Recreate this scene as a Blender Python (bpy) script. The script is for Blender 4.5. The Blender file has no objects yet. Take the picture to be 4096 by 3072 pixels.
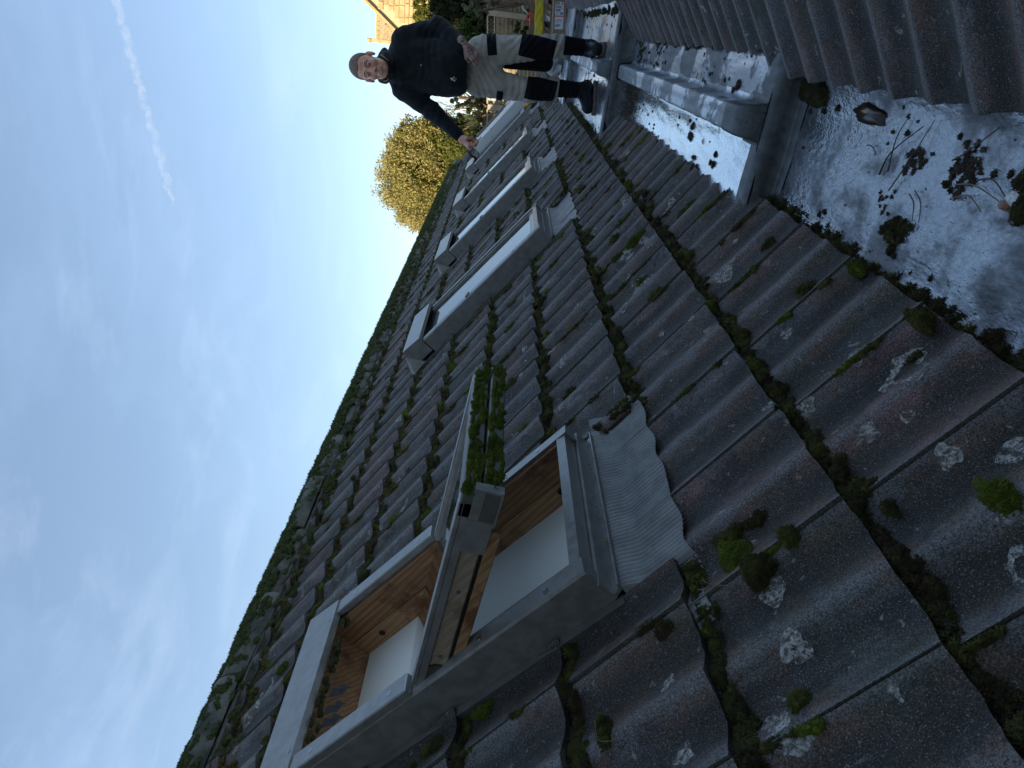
import bpy, math, random
import numpy as np
from mathutils import Matrix, Vector, Euler
random.seed(7); rng = np.random.default_rng(11)
SC = bpy.context.scene; COL = SC.collection
PI = math.pi

# ------------------------------------------------------------------ camera
RC = np.array([[0.10917318, 0.00222088, -0.99402026], [-0.87613051, -0.47215663, -0.09728027], [-0.46954931, 0.88151187, -0.04960106]])
cd = bpy.data.cameras.new('camera'); cam = bpy.data.objects.new('camera', cd); COL.objects.link(cam)
cd.sensor_width = 36; cd.lens = 2659.7 / 4096 * 36; cd.clip_start = .02; cd.clip_end = 30000
cam.matrix_world = Matrix([[RC[0][0], -RC[1][0], -RC[2][0], 0], [RC[0][1], -RC[1][1], -RC[2][1], 0], [RC[0][2], -RC[1][2], -RC[2][2], 0], [0, 0, 0, 1]])
SC.camera = cam

# ------------------------------------------------------------------ light
SUN = Vector((-.45, -.80, .285)).normalized()          # towards the sun: low, behind and to the left
W = bpy.data.worlds.new('World'); SC.world = W; W.use_nodes = True
nt = W.node_tree; nt.nodes.clear()
out = nt.nodes.new('ShaderNodeOutputWorld'); bg = nt.nodes.new('ShaderNodeBackground')
sky = nt.nodes.new('ShaderNodeTexSky'); sky.sky_type = 'NISHITA'; sky.sun_disc = False
sky.sun_elevation = math.asin(SUN.z); sky.sun_rotation = math.atan2(SUN.x, SUN.y)
sky.altitude = 50; sky.air_density = 1.0; sky.dust_density = .6; sky.ozone_density = 1.6
bg.inputs['Strength'].default_value = .128
# thin high cirrus: a little white veil over the blue, by direction only
tc = nt.nodes.new('ShaderNodeTexCoord'); mp = nt.nodes.new('ShaderNodeMapping'); mp.inputs['Scale'].default_value = (1.2, 2.2, 3.5)
mp.inputs['Rotation'].default_value = (.4, .2, .7)
nz = nt.nodes.new('ShaderNodeTexNoise'); nz.inputs['Scale'].default_value = 2.2; nz.inputs['Detail'].default_value = 7; nz.inputs['Roughness'].default_value = .62
cr = nt.nodes.new('ShaderNodeMapRange'); cr.inputs['From Min'].default_value = .48; cr.inputs['From Max'].default_value = .85; cr.inputs['To Min'].default_value = .16; cr.inputs['To Max'].default_value = .34
mx = nt.nodes.new('ShaderNodeMixRGB'); mx.inputs['Color2'].default_value = (2.4, 3.7, 5.6, 1)
L_ = nt.links.new
L_(tc.outputs['Generated'], mp.inputs['Vector']); L_(mp.outputs['Vector'], nz.inputs['Vector']); L_(nz.outputs['Fac'], cr.inputs['Value'])
L_(cr.outputs['Result'], mx.inputs['Fac']); L_(sky.outputs['Color'], mx.inputs['Color1']); n2 = nt.nodes.new('ShaderNodeTexNoise'); n2.inputs['Scale'].default_value = 5.5; n2.inputs['Detail'].default_value = 8; n2.inputs['Roughness'].default_value = .6; n2.inputs['Distortion'].default_value = .8
mp2 = nt.nodes.new('ShaderNodeMapping'); mp2.inputs['Scale'].default_value = (.5, 1.1, 2.6); mp2.inputs['Rotation'].default_value = (.3, .5, .2); mp2.inputs['Location'].default_value = (3.1, .4, 0)
c2 = nt.nodes.new('ShaderNodeMapRange'); c2.inputs['From Min'].default_value = .50; c2.inputs['From Max'].default_value = .78; c2.inputs['To Max'].default_value = .11
m2 = nt.nodes.new('ShaderNodeMixRGB'); m2.inputs['Color2'].default_value = (5.2, 6.0, 7.0, 1); hs = nt.nodes.new('ShaderNodeHueSaturation'); hs.inputs['Saturation'].default_value = .92
L_(tc.outputs['Generated'], mp2.inputs['Vector']); L_(mp2.outputs['Vector'], n2.inputs['Vector']); L_(n2.outputs['Fac'], c2.inputs['Value']); L_(c2.outputs['Result'], m2.inputs['Fac']); L_(mx.outputs['Color'], m2.inputs['Color1']); L_(m2.outputs['Color'], hs.inputs['Color'])
L_(hs.outputs['Color'], bg.inputs['Color']); L_(bg.outputs['Background'], out.inputs['Surface'])
sl = bpy.data.lights.new('sun', 'SUN'); sl.energy = 4.2; sl.angle = math.radians(.5); sl.color = (1, .83, .58)
so = bpy.data.objects.new('sun', sl); COL.objects.link(so); so.rotation_euler = SUN.to_track_quat('Z', 'Y').to_euler()
SC.view_settings.view_transform = 'Standard'; SC.view_settings.look = 'None'; SC.view_settings.exposure = 0.9; SC.view_settings.gamma = 1
SC.view_settings.use_curve_mapping = False

# ------------------------------------------------------------------ helpers
def tag(o, label=None, cat=None, group=None, kind=None):
    if label: o['label'] = label
    if cat: o['category'] = cat
    if group: o['group'] = group
    if kind: o['kind'] = kind
    return o
def empty(name, label, cat, loc=(0, 0, 0), mw=None, group=None):
    o = bpy.data.objects.new(name, None); COL.objects.link(o); o.empty_display_size = .1
    if mw is not None: o.matrix_world = mw
    else: o.location = loc
    return tag(o, label, cat, group)
def link(name, me, parent=None, loc=None, mw=None):
    o = bpy.data.objects.new(name, me); COL.objects.link(o)
    if parent: o.parent = parent
    if mw is not None: o.matrix_world = mw
    if loc is not None: o.location = loc
    return o
def mesh(name, v, f, m, smooth=False):
    me = bpy.data.meshes.new(name); me.from_pydata([tuple(map(float, p)) for p in v], [], [tuple(map(int, q)) for q in f])
    if m: me.materials.append(m)
    if smooth: me.polygons.foreach_set('use_smooth', [True] * len(me.polygons))
    me.update(); return me
def fastmesh(name, v, f, m, smooth=False):      # v (n,3), f (m,k) equal-sized faces
    me = bpy.data.meshes.new(name); v = np.asarray(v, np.float32); f = np.asarray(f, np.int32); k = f.shape[1]
    me.vertices.add(len(v)); me.vertices.foreach_set('co', v.ravel())
    me.loops.add(f.size); me.loops.foreach_set('vertex_index', f.ravel())
    me.polygons.add(len(f)); me.polygons.foreach_set('loop_start', np.arange(0, f.size, k, dtype=np.int32))
    try: me.polygons.foreach_set('loop_total', np.full(len(f), k, np.int32))
    except Exception: pass
    if smooth: me.polygons.foreach_set('use_smooth', np.ones(len(f), bool))
    me.materials.append(m); me.update(calc_edges=True); me.validate(); return me
class MB:
    def __init__(s): s.v = []; s.f = []
    def add(s, v, f):
        b = len(s.v); s.v += [tuple(p) for p in v]; s.f += [tuple(b + i for i in q) for q in f]; return s
    def box(s, a, b, M=None, bev=0):
        x0, y0, z0 = a; x1, y1, z1 = b
        if bev > 0:
            e = bev; vs = []; 
            for z, i in ((z0, e), (z0 + e, 0), (z1 - e, 0), (z1, e)):
                vs += [(x0 + i, y0 + e + 0, z), (x0 + e, y0 + i, z), (x1 - e, y0 + i, z), (x1 - i, y0 + e, z), (x1 - i, y1 - e, z), (x1 - e, y1 - i, z), (x0 + e, y1 - i, z), (x0 + i, y1 - e, z)]
            fs = [tuple(range(7, -1, -1)), tuple(range(24, 32))]
            for L in range(3):
                for k in range(8): fs.append((L * 8 + k, L * 8 + (k + 1) % 8, L * 8 + 8 + (k + 1) % 8, L * 8 + 8 + k))
        else:
            vs = [(x0, y0, z0), (x1, y0, z0), (x1, y1, z0), (x0, y1, z0), (x0, y0, z1), (x1, y0, z1), (x1, y1, z1), (x0, y1, z1)]
            fs = [(3, 2, 1, 0), (4, 5, 6, 7), (0, 1, 5, 4), (1, 2, 6, 5), (2, 3, 7, 6), (3, 0, 4, 7)]
        if M is not None: vs = [M @ Vector(p) for p in vs]
        return s.add(vs, fs)
    def tube(s, pts, r, n=8, cap=True):
        pts = [Vector(p) for p in pts]; rr = r if hasattr(r, '__len__') else [r] * len(pts); vs = []
        up = Vector((0, 0, 1)); d0 = (pts[-1] - pts[0]).normalized()
        if abs(d0.z) > .9: up = Vector((1, 0, 0))
        for i, p in enumerate(pts):
            d = (pts[min(i + 1, len(pts) - 1)] - pts[max(i - 1, 0)]).normalized()
            a = d.cross(up).normalized(); b = a.cross(d)
            for k in range(n): t = 2 * PI * k / n; vs.append(p + rr[i] * (math.cos(t) * a + math.sin(t) * b))
        fs = [(i * n + k, i * n + (k + 1) % n, (i + 1) * n + (k + 1) % n, (i + 1) * n + k) for i in range(len(pts) - 1) for k in range(n)]
        if cap: fs += [tuple(range(n - 1, -1, -1)), tuple((len(pts) - 1) * n + k for k in range(n))]
        return s.add(vs, fs)
    def prism(s, prof, a, b, axis=0):            # closed profile (list of 2D) extruded a..b along axis
        n = len(prof); mk = {0: lambda t, p: (t, p[0], p[1]), 1: lambda t, p: (p[0], t, p[1]), 2: lambda t, p: (p[0], p[1], t)}[axis]
        vs = [mk(a, p) for p in prof] + [mk(b, p) for p in prof]
        fs = [(k, (k + 1) % n, n + (k + 1) % n, n + k) for k in range(n)] + [tuple(range(n - 1, -1, -1)), tuple(range(n, 2 * n))]
        return s.add(vs, fs)
    def grid(s, P):                              # P[i][j] points
        n = len(P); m = len(P[0]); vs = [p for r in P for p in r]
        return s.add(vs, [(i * m + j, (i + 1) * m + j, (i + 1) * m + j + 1, i * m + j + 1) for i in range(n - 1) for j in range(m - 1)])
    def build(s, name, m, parent=None, smooth=False, **k):
        me = mesh(name, s.v, s.f, m, smooth)
        return link(name, me, parent, **k)

# materials -------------------------------------------------------
class NT:
    def __init__(s, name):
        s.m = bpy.data.materials.new(name); s.m.use_nodes = True; s.t = s.m.node_tree; s.b = s.t.nodes['Principled BSDF']; s.pos = None
    def n(s, typ, **kw):
        x = s.t.nodes.new(typ)
        for k, v in kw.items():
            if k in x.inputs: s.set(x.inputs[k], v)
            else: setattr(x, k, v)
        return x
    def set(s, inp, v):
        if isinstance(v, bpy.types.NodeSocket): s.t.links.new(v, inp)
        else: inp.default_value = v
    def P(s, scale=(1, 1, 1), rot=(0, 0, 0), local=False, loc=(0, 0, 0)):
        if local: c = s.n('ShaderNodeTexCoord').outputs['Object']
        else: c = s.n('ShaderNodeNewGeometry').outputs['Position']
        mp = s.n('ShaderNodeMapping'); s.set(mp.inputs['Vector'], c); mp.inputs['Scale'].default_value = scale; mp.inputs['Rotation'].default_value = rot; mp.inputs['Location'].default_value = loc
        return mp.outputs['Vector']
    def noise(s, vec, scale, detail=4, rough=.55, dist=0):
        x = s.n('ShaderNodeTexNoise'); s.set(x.inputs['Vector'], vec); x.inputs['Scale'].default_value = scale; x.inputs['Detail'].default_value = detail
        x.inputs['Roughness'].default_value = rough; x.inputs['Distortion'].default_value = dist; return x.outputs['Fac']
    def ramp(s, f, a, b, lo=0, hi=1, smooth=True):
        x = s.n('ShaderNodeMapRange'); s.set(x.inputs['Value'], f); x.inputs['From Min'].default_value = a; x.inputs['From Max'].default_value = b
        x.inputs['To Min'].default_value = lo; x.inputs['To Max'].default_value = hi
        if smooth: x.interpolation_type = 'SMOOTHSTEP'
        return x.outputs['Result']
    def mix(s, f, a, b, mode='MIX'):
        x = s.n('ShaderNodeMixRGB', blend_type=mode); s.set(x.inputs['Fac'], f)
        for k, v in (('Color1', a), ('Color2', b)): s.set(x.inputs[k], v if isinstance(v, bpy.types.NodeSocket) else (*v, 1))
        return x.outputs['Color']
    def math(s, op, a, b=0):
        x = s.n('ShaderNodeMath', operation=op); s.set(x.inputs[0], a); s.set(x.inputs[1], b); return x.outputs[0]
    def bump(s, h, strength=.3, dist=.01, nrm=None):
        x = s.n('ShaderNodeBump'); s.set(x.inputs['Height'], h); x.inputs['Strength'].default_value = strength; x.inputs['Distance'].default_value = dist
        if nrm: s.set(x.inputs['Normal'], nrm)
        s.set(s.b.inputs['Normal'], x.outputs['Normal']); return x.outputs['Normal']
    def fin(s, col=None, rough=None, metal=None, spec=None):
        if col is not None: s.set(s.b.inputs['Base Color'], col if isinstance(col, bpy.types.NodeSocket) else (*col, 1))
        if rough is not None: s.set(s.b.inputs['Roughness'], rough)
        if metal is not None: s.set(s.b.inputs['Metallic'], metal)
        if spec is not None: s.b.inputs['Specular IOR Level'].default_value = spec
        return s.m
def simple(name, c1, c2, scale=20, rough=.6, metal=0, bump=.2, bscale=None, bd=.002, stretch=(1, 1, 1), local=True, spec=.5):
    t = NT(name); p = t.P(stretch, local=local); f = t.noise(p, scale, 5, .6)
    col = t.mix(t.ramp(f, .35, .65), c1, c2)
    if bump: t.bump(t.noise(p, bscale or scale * 4, 4), bump, bd)
    return t.fin(col, rough, metal, spec)

TH = 0.6738; SINT, COST = math.sin(TH), math.cos(TH)
O = Vector((-.3655, 0, -.8046)); O2 = Vector((-.0430, 0, -.8000))
ML = Matrix(((0, -COST, SINT, O.x), (1, 0, 0, 0), (0, SINT, COST, O.z), (0, 0, 0, 1)))        # local x = along gutter, y = up the slope, z = out
MR = Matrix(((0, COST, -SINT, O2.x), (-1, 0, 0, 0), (0, SINT, COST, O2.z), (0, 0, 0, 1)))     # right roof: local x = -gutter

def tile_material(name, cols, right=False):
    t = NT(name); pos = t.n('ShaderNodeNewGeometry').outputs['Position']
    sx = t.n('ShaderNodeSeparateXYZ'); t.set(sx.inputs[0], pos)
    g = t.math('FLOOR', t.math('DIVIDE', t.math('SUBTRACT', sx.outputs['Y'], -.0), .29))
    g = t.math('FLOOR', t.math('DIVIDE', t.math('SUBTRACT', sx.outputs['Y'], .0), .29))
    s_ = t.math('DIVIDE', t.math('SUBTRACT', sx.outputs['Z'], O.z - .045), .32 * SINT)
    s_ = t.math('FLOOR', s_)
    cx = t.n('ShaderNodeCombineXYZ'); t.set(cx.inputs[0], g); t.set(cx.inputs[1], s_)
    wn = t.n('ShaderNodeTexWhiteNoise'); t.set(wn.inputs['Vector'], cx.outputs[0])
    cr = t.n('ShaderNodeValToRGB'); t.set(cr.inputs['Fac'], wn.outputs['Value']); e = cr.color_ramp.elements
    e[0].color = (*cols[0], 1); e[1].color = (*cols[-1], 1)
    for i, c in enumerate(cols[1:-1]): x = e.new((i + 1) / (len(cols) - 1)); x.color = (*c, 1)
    col = cr.outputs['Color']
    rot = (0, TH if not right else -TH, 0)
    mpv = t.n('ShaderNodeVectorRotate', rotation_type='Y_AXIS'); t.set(mpv.inputs['Vector'], pos); mpv.inputs['Angle'].default_value = -TH if not right else TH
    st = t.n('ShaderNodeMapping'); t.set(st.inputs['Vector'], mpv.outputs[0]); st.inputs['Scale'].default_value = (1.2, 7, 7)
    streak = t.noise(st.outputs[0], 3.2, 6, .65)
    col = t.mix(1, col, t.mix(t.ramp(streak, .3, .72), (.5, .48, .46), (1.7, 1.7, 1.75)), 'MULTIPLY')
    big = t.noise(pos, 5.5, 6, .62, .6)
    col = t.mix(t.ramp(big, .49, .57, 0, .7), col, (.105, .080, .046)); col = t.mix(t.ramp(t.noise(t.P(loc=(7, 7, 3)), 11, 7, .7, .8), .50, .58, 0, .72), col, (.024, .023, .023)); col = t.mix(t.ramp(t.noise(t.P(loc=(1, 7, 5)), 8, 7, .7, .8), .53, .60, 0, .6), col, (.115, .125, .135))
    big2 = t.noise(t.P(loc=(4, 7, 1)), 7.5, 6, .65, .3)
    col = t.mix(t.ramp(big2, .50, .58, 0, .75), col, (.135, .080, .055))
    gr = t.noise(t.P(loc=(9, 2, 5)), 3.4, 5, .6, .5)
    col = t.mix(t.ramp(gr, .58, .7, 0, .7), col, (.030, .052, .034))
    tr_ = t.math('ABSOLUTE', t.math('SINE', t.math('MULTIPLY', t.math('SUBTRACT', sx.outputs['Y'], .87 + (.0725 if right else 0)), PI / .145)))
    col = t.mix(t.math('MULTIPLY', t.ramp(tr_, .45, 1.0), t.ramp(t.noise(t.P(loc=(2, 5, 2)), 4, 4, .6), .3, .6, .5, 1)), col, (.028, .024, .019)); col = t.mix(t.ramp(tr_, .46, .05, 0, .65), col, (.185, .185, .185))  # dirty troughs, worn crests; rib shading is also painted into this tint
    gn_ = t.noise(pos, 300, 4, .8); col = t.mix(1, col, t.mix(t.ramp(gn_, .40, .60), (.40, .40, .40), (1.75, 1.72, 1.68)), 'MULTIPLY')
    sp = t.noise(pos, 420, 2, .6); col = t.mix(t.ramp(sp, .60, .68, 0, .8), col, (.36, .35, .33))
    sp2 = t.noise(pos, 210, 3, .7); col = t.mix(t.ramp(sp2, .3, .45, .55, 0), col, (.008, .008, .010))
    li = t.noise(t.P(loc=(1, 3, 2)), 13, 4, .6, .4); brk = t.noise(pos, 95, 3, .7)
    lf = t.math('MULTIPLY', t.ramp(li, .655, .69), t.ramp(brk, .38, .56))
    tint = t.mix(t.ramp(t.noise(t.P(loc=(6, 6, 6)), 2.5, 1), .45, .55), (.45, .43, .37), (.36, .24, .19))
    col = t.mix(t.math('MULTIPLY', lf, .8), col, tint)
    li2 = t.noise(t.P(loc=(8, 1, 8)), 42, 3, .6, .3); col = t.mix(t.ramp(li2, .67, .71, 0, .7), col, (.33, .33, .30))
    b = t.noise(pos, 260, 5, .75); n1 = t.bump(b, .7, .0030)
    b2 = t.n('ShaderNodeBump'); t.set(b2.inputs['Height'], t.noise(pos, 34, 5, .6)); b2.inputs['Strength'].default_value = .35; b2.inputs['Distance'].default_value = .006
    t.set(b2.inputs['Normal'], n1); t.set(t.b.inputs['Normal'], b2.outputs['Normal'])
    return t.fin(col, t.ramp(streak, .3, .7, .75, .55), 0, .5)
BR = lambda cs, k: [tuple(x * k for x in c) for c in cs]
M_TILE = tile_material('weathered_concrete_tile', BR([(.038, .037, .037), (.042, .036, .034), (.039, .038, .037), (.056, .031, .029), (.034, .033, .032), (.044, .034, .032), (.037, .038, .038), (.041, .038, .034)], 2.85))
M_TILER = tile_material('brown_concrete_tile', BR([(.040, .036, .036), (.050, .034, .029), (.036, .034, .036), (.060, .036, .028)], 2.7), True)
M_UNDER = simple('roof_underlay', (.008, .008, .008), (.014, .013, .012), 8, .9)
def moss_mat(name, a, b, c):
    t = NT(name); p = t.P(); f = t.noise(p, 26, 4, .6); g = t.noise(t.P(loc=(3, 1, 2)), 9, 3, .6)
    col = t.mix(t.ramp(f, .35, .62), a, b); col = t.mix(t.ramp(g, .52, .66), col, c)
    col = t.mix(t.ramp(t.noise(p, 330, 2), .35, .65, .0, .35), col, (.004, .004, .003)); t.bump(t.noise(p, 260, 3, .7), .6, .004)
    m = t.fin(col, .85, 0, .25); return m
M_MOSS = moss_mat('moss', (.060, .058, .020), (.150, .150, .036), (.095, .070, .034))
M_MOSSG = moss_mat('bright_moss', (.12, .16, .018), (.18, .22, .028), (.085, .11, .015))
M_MOSSD = moss_mat('dark_moss', (.048, .042, .020), (.105, .100, .032), (.075, .056, .032))
M_MOSSR = moss_mat('ridge_moss', (.050, .062, .030), (.095, .115, .060), (.12, .13, .085))
M_DEB = simple('damp_debris', (.050, .040, .030), (.105, .082, .058), 60, .85, bump=.6, bd=.004)
M_STRAW = simple('dry_needle', (.16, .12, .07), (.26, .20, .12), 30, .7)
M_TWIG = simple('wet_twig', (.05, .036, .024), (.11, .085, .055), 30, .6)

# ------------------------------------------------------------------ ground and neighbouring houses
t = NT('garden_soil_grass'); p = t.P(); col = t.mix(t.ramp(t.noise(p, .6, 6, .6), .4, .6), (.05, .06, .02), (.075, .055, .035))
col = t.mix(t.ramp(t.noise(p, 9, 5, .7), .4, .6, 0, .6), col, (.03, .04, .012)); t.bump(t.noise(p, 12, 6, .7), .6, .08); M_GROUND = t.fin(col, .95)
xs = [-6000, -600, -80] + list(np.linspace(-30, 30, 31)) + [80, 600, 6000]; ys = [-6000, -600, -80, -30, -10, 0, 6, 10, 12, 13, 13.6, 14.0, 14.6, 16, 18, 22, 26, 30, 40, 60, 100, 600, 6000]
def gz(x, y):
    h = -2.7 + 1.35 * min(1, max(0, (y - 12.6) / 1.2)) if x > -40 else -2.7
    return h + (.04 * math.sin(x * 1.7 + y) if abs(x) < 40 and y < 60 else 0)
g = MB(); g.grid([[(x, y, gz(x, y)) for y in ys] for x in xs]); gr = g.build('ground', M_GROUND, None, True); gr['kind'] = 'structure'
for p_ in gr.data.polygons: pass
gr.data.flip_normals()

M_STONE = simple('cotswold_stone', (.42, .30, .14), (.52, .40, .21), 3, .9, bump=.5, bscale=30, bd=.01, local=False)
M_STONE2 = simple('cotswold_stone_dark', (.34, .24, .12), (.42, .31, .17), 3, .9, bump=.5, bscale=30, bd=.01, local=False)
M_MORTAR = simple('pale_mortar', (.50, .41, .24), (.56, .46, .28), 6, .95, bump=.3, bscale=60)
M_SHIN = simple('stone_shingle', (.30, .22, .12), (.40, .31, .17), 5, .9, bump=.4, bscale=40, local=False)
M_WHITE = simple('white_paint', (.72, .72, .70), (.80, .80, .78), 12, .55, bump=.1)
M_DARKGL = simple('dark_window_glass', (.015, .018, .022), (.02, .025, .03), 5, .12, bump=0)

# unseen tall house behind the camera, sized so its shade covers the roofs
hb = empty('unseen_house', 'unseen tall pale rendered house sized to shade the two tiled roofs', 'house', (-2, -5, -2.7))
MB().box((-7.6, -3.4, 0), (9, 3.3, 10.2)).build('wall', simple('pale_render', (.42, .39, .34), (.48, .45, .40), 4, .9, bump=.2), hb)
MB().prism([(-3.8, 10.2), (3.7, 10.2), (-.05, 13.0)], -7.9, 9.3, 0).build('roof', simple('plain_roof', (.05, .045, .045), (.07, .06, .055), 6, .8), hb)
for x in (-5.5, -1.5, 3, 6.5):
    for z in (1, 4.7):
        wf = MB().box((x, 3.31, z), (x + 1.3, 3.36, z + 1.5)).build('window', M_WHITE, hb)
        MB().box((x + .08, 3.362, z + .08), (x + 1.22, 3.37, z + 1.42)).build('pane', M_DARKGL, wf)

# ------------------------------------------------------------------ left tiled roof
WINS = [1.00, 3.62, 5.42, 7.32, 9.42]; WW = .55; S0 = .80; LL = 1.07; WEND = 10.95
AW, TW, GA, TG = .0135, .29, .32, .87
def wave(x): return -.0235 * abs(math.sin(PI * x / .145)) ** 1.25
def surf(s, g):                                  # height of the tile surface above the crest plane
    k = math.floor(s / GA); return wave(g - TG) - .030 * (s - k * GA) / .4
TILES = {}
def tile_geo(x0, x1, y0, y1, var, left_lap=True, ph_=0):
    r = random.Random(var); v = []; f = []
    xs = sorted(set([x0, x1] + [round(i * .145 / 7, 5) for i in range(16) if x0 + .004 < i * .145 / 7 < x1 - .004])); n = len(xs) - 1
    def z(x, y): return wave(x + ph_) - .030 * y / .4 + (.005 * max(0, 1 - (x - x0) / .03) if left_lap and x0 < .001 else 0) - (.004 * max(0, (x - .285) / .02) if x > .285 else 0)
    e = [r.uniform(-.0022, .0022) for _ in xs]
    for i, x in enumerate(xs): v.append((x, y0 + e[i], z(x, y0)))
    for i, x in enumerate(xs): v.append((x, y1, z(x, y1)))
    for i in range(n): f.append((i, i + 1, n + 1 + i + 1, n + 1 + i))
    b = len(v)
    for i, x in enumerate(xs): v.append((x, y0 + e[i], z(x, y0)))
    for i, x in enumerate(xs): v.append((x, y0 + e[i] * .5 + .002, z(x, y0) - .019))
    for i in range(n): f.append((b + i, b + n + 1 + i, b + n + 2 + i, b + i + 1))
    c = len(v); v += [(x0, y0 + e[0], z(x0, y0)), (x0, y1, z(x0, y1)), (x0, y1, z(x0, y1) - .018), (x0, y0, z(x0, y0) - .018)]; f.append((c, c + 1, c + 2, c + 3))
    c = len(v); v += [(x1, y0 + e[-1], z(x1, y0)), (x1, y1, z(x1, y1)), (x1, y1, z(x1, y1) - .018), (x1, y0, z(x1, y0) - .018)]; f.append((c + 3, c + 2, c + 1, c))
    return v, f
def tile_mesh(key, m):
    kk = (key, m.name)
    if kk not in TILES:
        v, f = tile_geo(*key[:4], key[4], ph_=.0725 if m is M_TILER else 0); me = mesh('roof_tile', v, f, m)
        sm = [len(p.vertices) == 4 and i < len(f) - 2 for i, p in enumerate(me.polygons)]; me.polygons.foreach_set('use_smooth', sm); TILES[kk] = me
    return TILES[kk]
GEND = 13.4
roofL = empty('tiled_roof', 'left hand mossy roof of dark corrugated concrete tiles carrying the row of roof windows', 'roof', mw=ML)
specs = []
def eave_start(gm): return 0 if gm < 2.2 else (.05 if gm < 4.8 else .32)
for k in range(0, 9):
    for i in range(-3, 44):
        g0 = TG + TW * i; gm = g0 + TW / 2; s0 = k * GA; y0 = 0; y1 = .40
        es = eave_start(gm)
        if s0 + .3 < es or (es >= .32 and k == 0): continue
        if k == 0: y0 = es
        if k == 8: y1 = 2.74 - s0
        if g0 > GEND: continue
        pieces = [(0, .2868)]
        # cut round the roof windows
        for wg in WINS + [WEND]:
            a, b = wg - .012, wg + WW + .012
            if wg == WEND: a, b = 10.1, 11.2
            ts, te = s0, s0 + GA
            if te > S0 + .02 and ts < S0 + LL + .01 and g0 < b and g0 + .304 > a:
                
                np_ = []
                for (p, q) in pieces:
                    if g0 + p < a: np_.append((p, min(q, a - g0)))
                    if g0 + q > b: np_.append((max(p, b - g0), q))
                pieces = [z for z in np_ if z[1] - z[0] > .015]
        for (p, q) in pieces:
            full = (p, q) == (0, .2868)
            specs.append((math.hypot(math.hypot(gm, .857), s0 + .1 - .217), s0, g0, round(p, 3), round(q, 3), y0, round(y1, 3), (i * 7 + k * 13) % 6))
specs.sort()
rest = MB()
dz = {}
for n_, (d, s0, g0, p, q, y0, y1, var) in enumerate(specs):
    jr = random.Random(int(s0 * 1000) * 97 + int(g0 * 1000)); ro = jr.uniform(-.004, .004); zo = jr.uniform(-.0015, .0025); yo = jr.uniform(-.004, .004)
    if n_ < 300:
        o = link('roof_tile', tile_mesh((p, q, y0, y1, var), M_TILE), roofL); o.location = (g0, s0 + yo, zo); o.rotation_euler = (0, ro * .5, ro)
    else:
        v, f = tile_geo(p, q, y0, y1, var); rest.add([(x + g0, y + s0 + yo, z + zo) for x, y, z in v], f)
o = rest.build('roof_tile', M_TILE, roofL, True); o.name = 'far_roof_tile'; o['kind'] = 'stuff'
md = o.modifiers.new('edge', 'EDGE_SPLIT'); md.split_angle = math.radians(35)
# underlay with a hole at the open window, back slope, walls
u = MB()
def uq(g0, g1, s0, s1): u.add([(g0, s0, -.062), (g1, s0, -.062), (g1, s1, -.062), (g0, s1, -.062)], [(0, 1, 2, 3)])
uq(-.3, 1.02, -.0, 2.74); uq(1.53, GEND, .34, 2.74); uq(1.53, 4.8, 0, .34); uq(1.02, 1.53, 0, .82); uq(1.02, 1.53, 1.85, 2.74)
u.build('underlay', M_UNDER, roofL)
bk = MB(); RX = O.x - 2.74 * COST; RZ = O.z + 2.74 * SINT
for k in range(0, 9):
    P = [[None] * 2 for _ in range(0)]
def w2l(x, y, z): q = ML.inverted() @ Vector((x, y, z)); return tuple(q)
rows = []
for i in range(0, 2 * 48):
    gg = -.3 + i * .145
    rows.append([w2l(RX - COST * d, gg, RZ - SINT * d - .03 + wave(gg)) for d in (0, 2.9)])
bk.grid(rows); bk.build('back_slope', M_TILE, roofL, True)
M_BRICK = simple('buff_brick', (.22, .15, .10), (.30, .22, .15), 14, .9, bump=.4)
wl = MB(); wl.add([w2l(*q) for q in [(-.7, GEND - .12, -2.7), (-.7, GEND - .12, O.z - .12 + .27), (RX, GEND - .12, RZ - .15), (RX - 2.6, GEND - .12, RZ - 2.2), (RX - 2.6, GEND - .12, -2.7)]], [(0, 1, 2, 3, 4)])
wl.add([w2l(*q) for q in [(-.7, -.3, -2.7), (-.7, GEND - .12, -2.7), (-.7, GEND - .12, -.95), (-.7, -.3, -.95)]], [(0, 1, 2, 3)])
wl.build('gable_wall', M_BRICK, roofL)
# mortar and pale flakes along the far verge
vg = MB(); vg.box((GEND - .02, .3, -.09), (GEND + .05, 2.72, -.012)); vg.build('verge', simple('verge_mortar', (.05, .045, .04), (.22, .20, .17), 22, .9, bump=.6), roofL)
# ridge tiles
MB().box((-.3, 2.60, -.055), (GEND, 2.75, -.004)).build('ridge_bedding', simple('ridge_mortar', (.05, .048, .042), (.13, .125, .11), 14, .9, bump=.6), roofL)
M_RIDGE = simple('ridge_tile', (.07, .075, .065), (.20, .20, .175), 9, .85, bump=.6, bscale=70, bd=.004, local=False)
rt = MB(); prof = [(math.cos(a) * .125, math.sin(a) * .095 - .01) for a in np.linspace(-.25, PI + .25, 13)]
R2 = Matrix.Translation((0, 2.74, 0)) @ Matrix.Rotation(TH, 4, 'X')  # axes re-levelled on the ridge line
vs = []; fs = []
for xx in (0, .44):
    for sc_ in (1, .88):
        vs += [(xx, a * sc_, b * sc_) for a, b in prof]
n = len(prof)
for k in range(n - 1): fs += [(k, k + 1, 2 * n + k + 1, 2 * n + k), (k, n + k, n + k + 1, k + 1)]
rme = mesh('ridge_tile', vs, fs, M_RIDGE, True)
RM = Matrix.Translation((0, 2.74, -.055)) @ Matrix.Rotation(-TH, 4, 'X')
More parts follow.
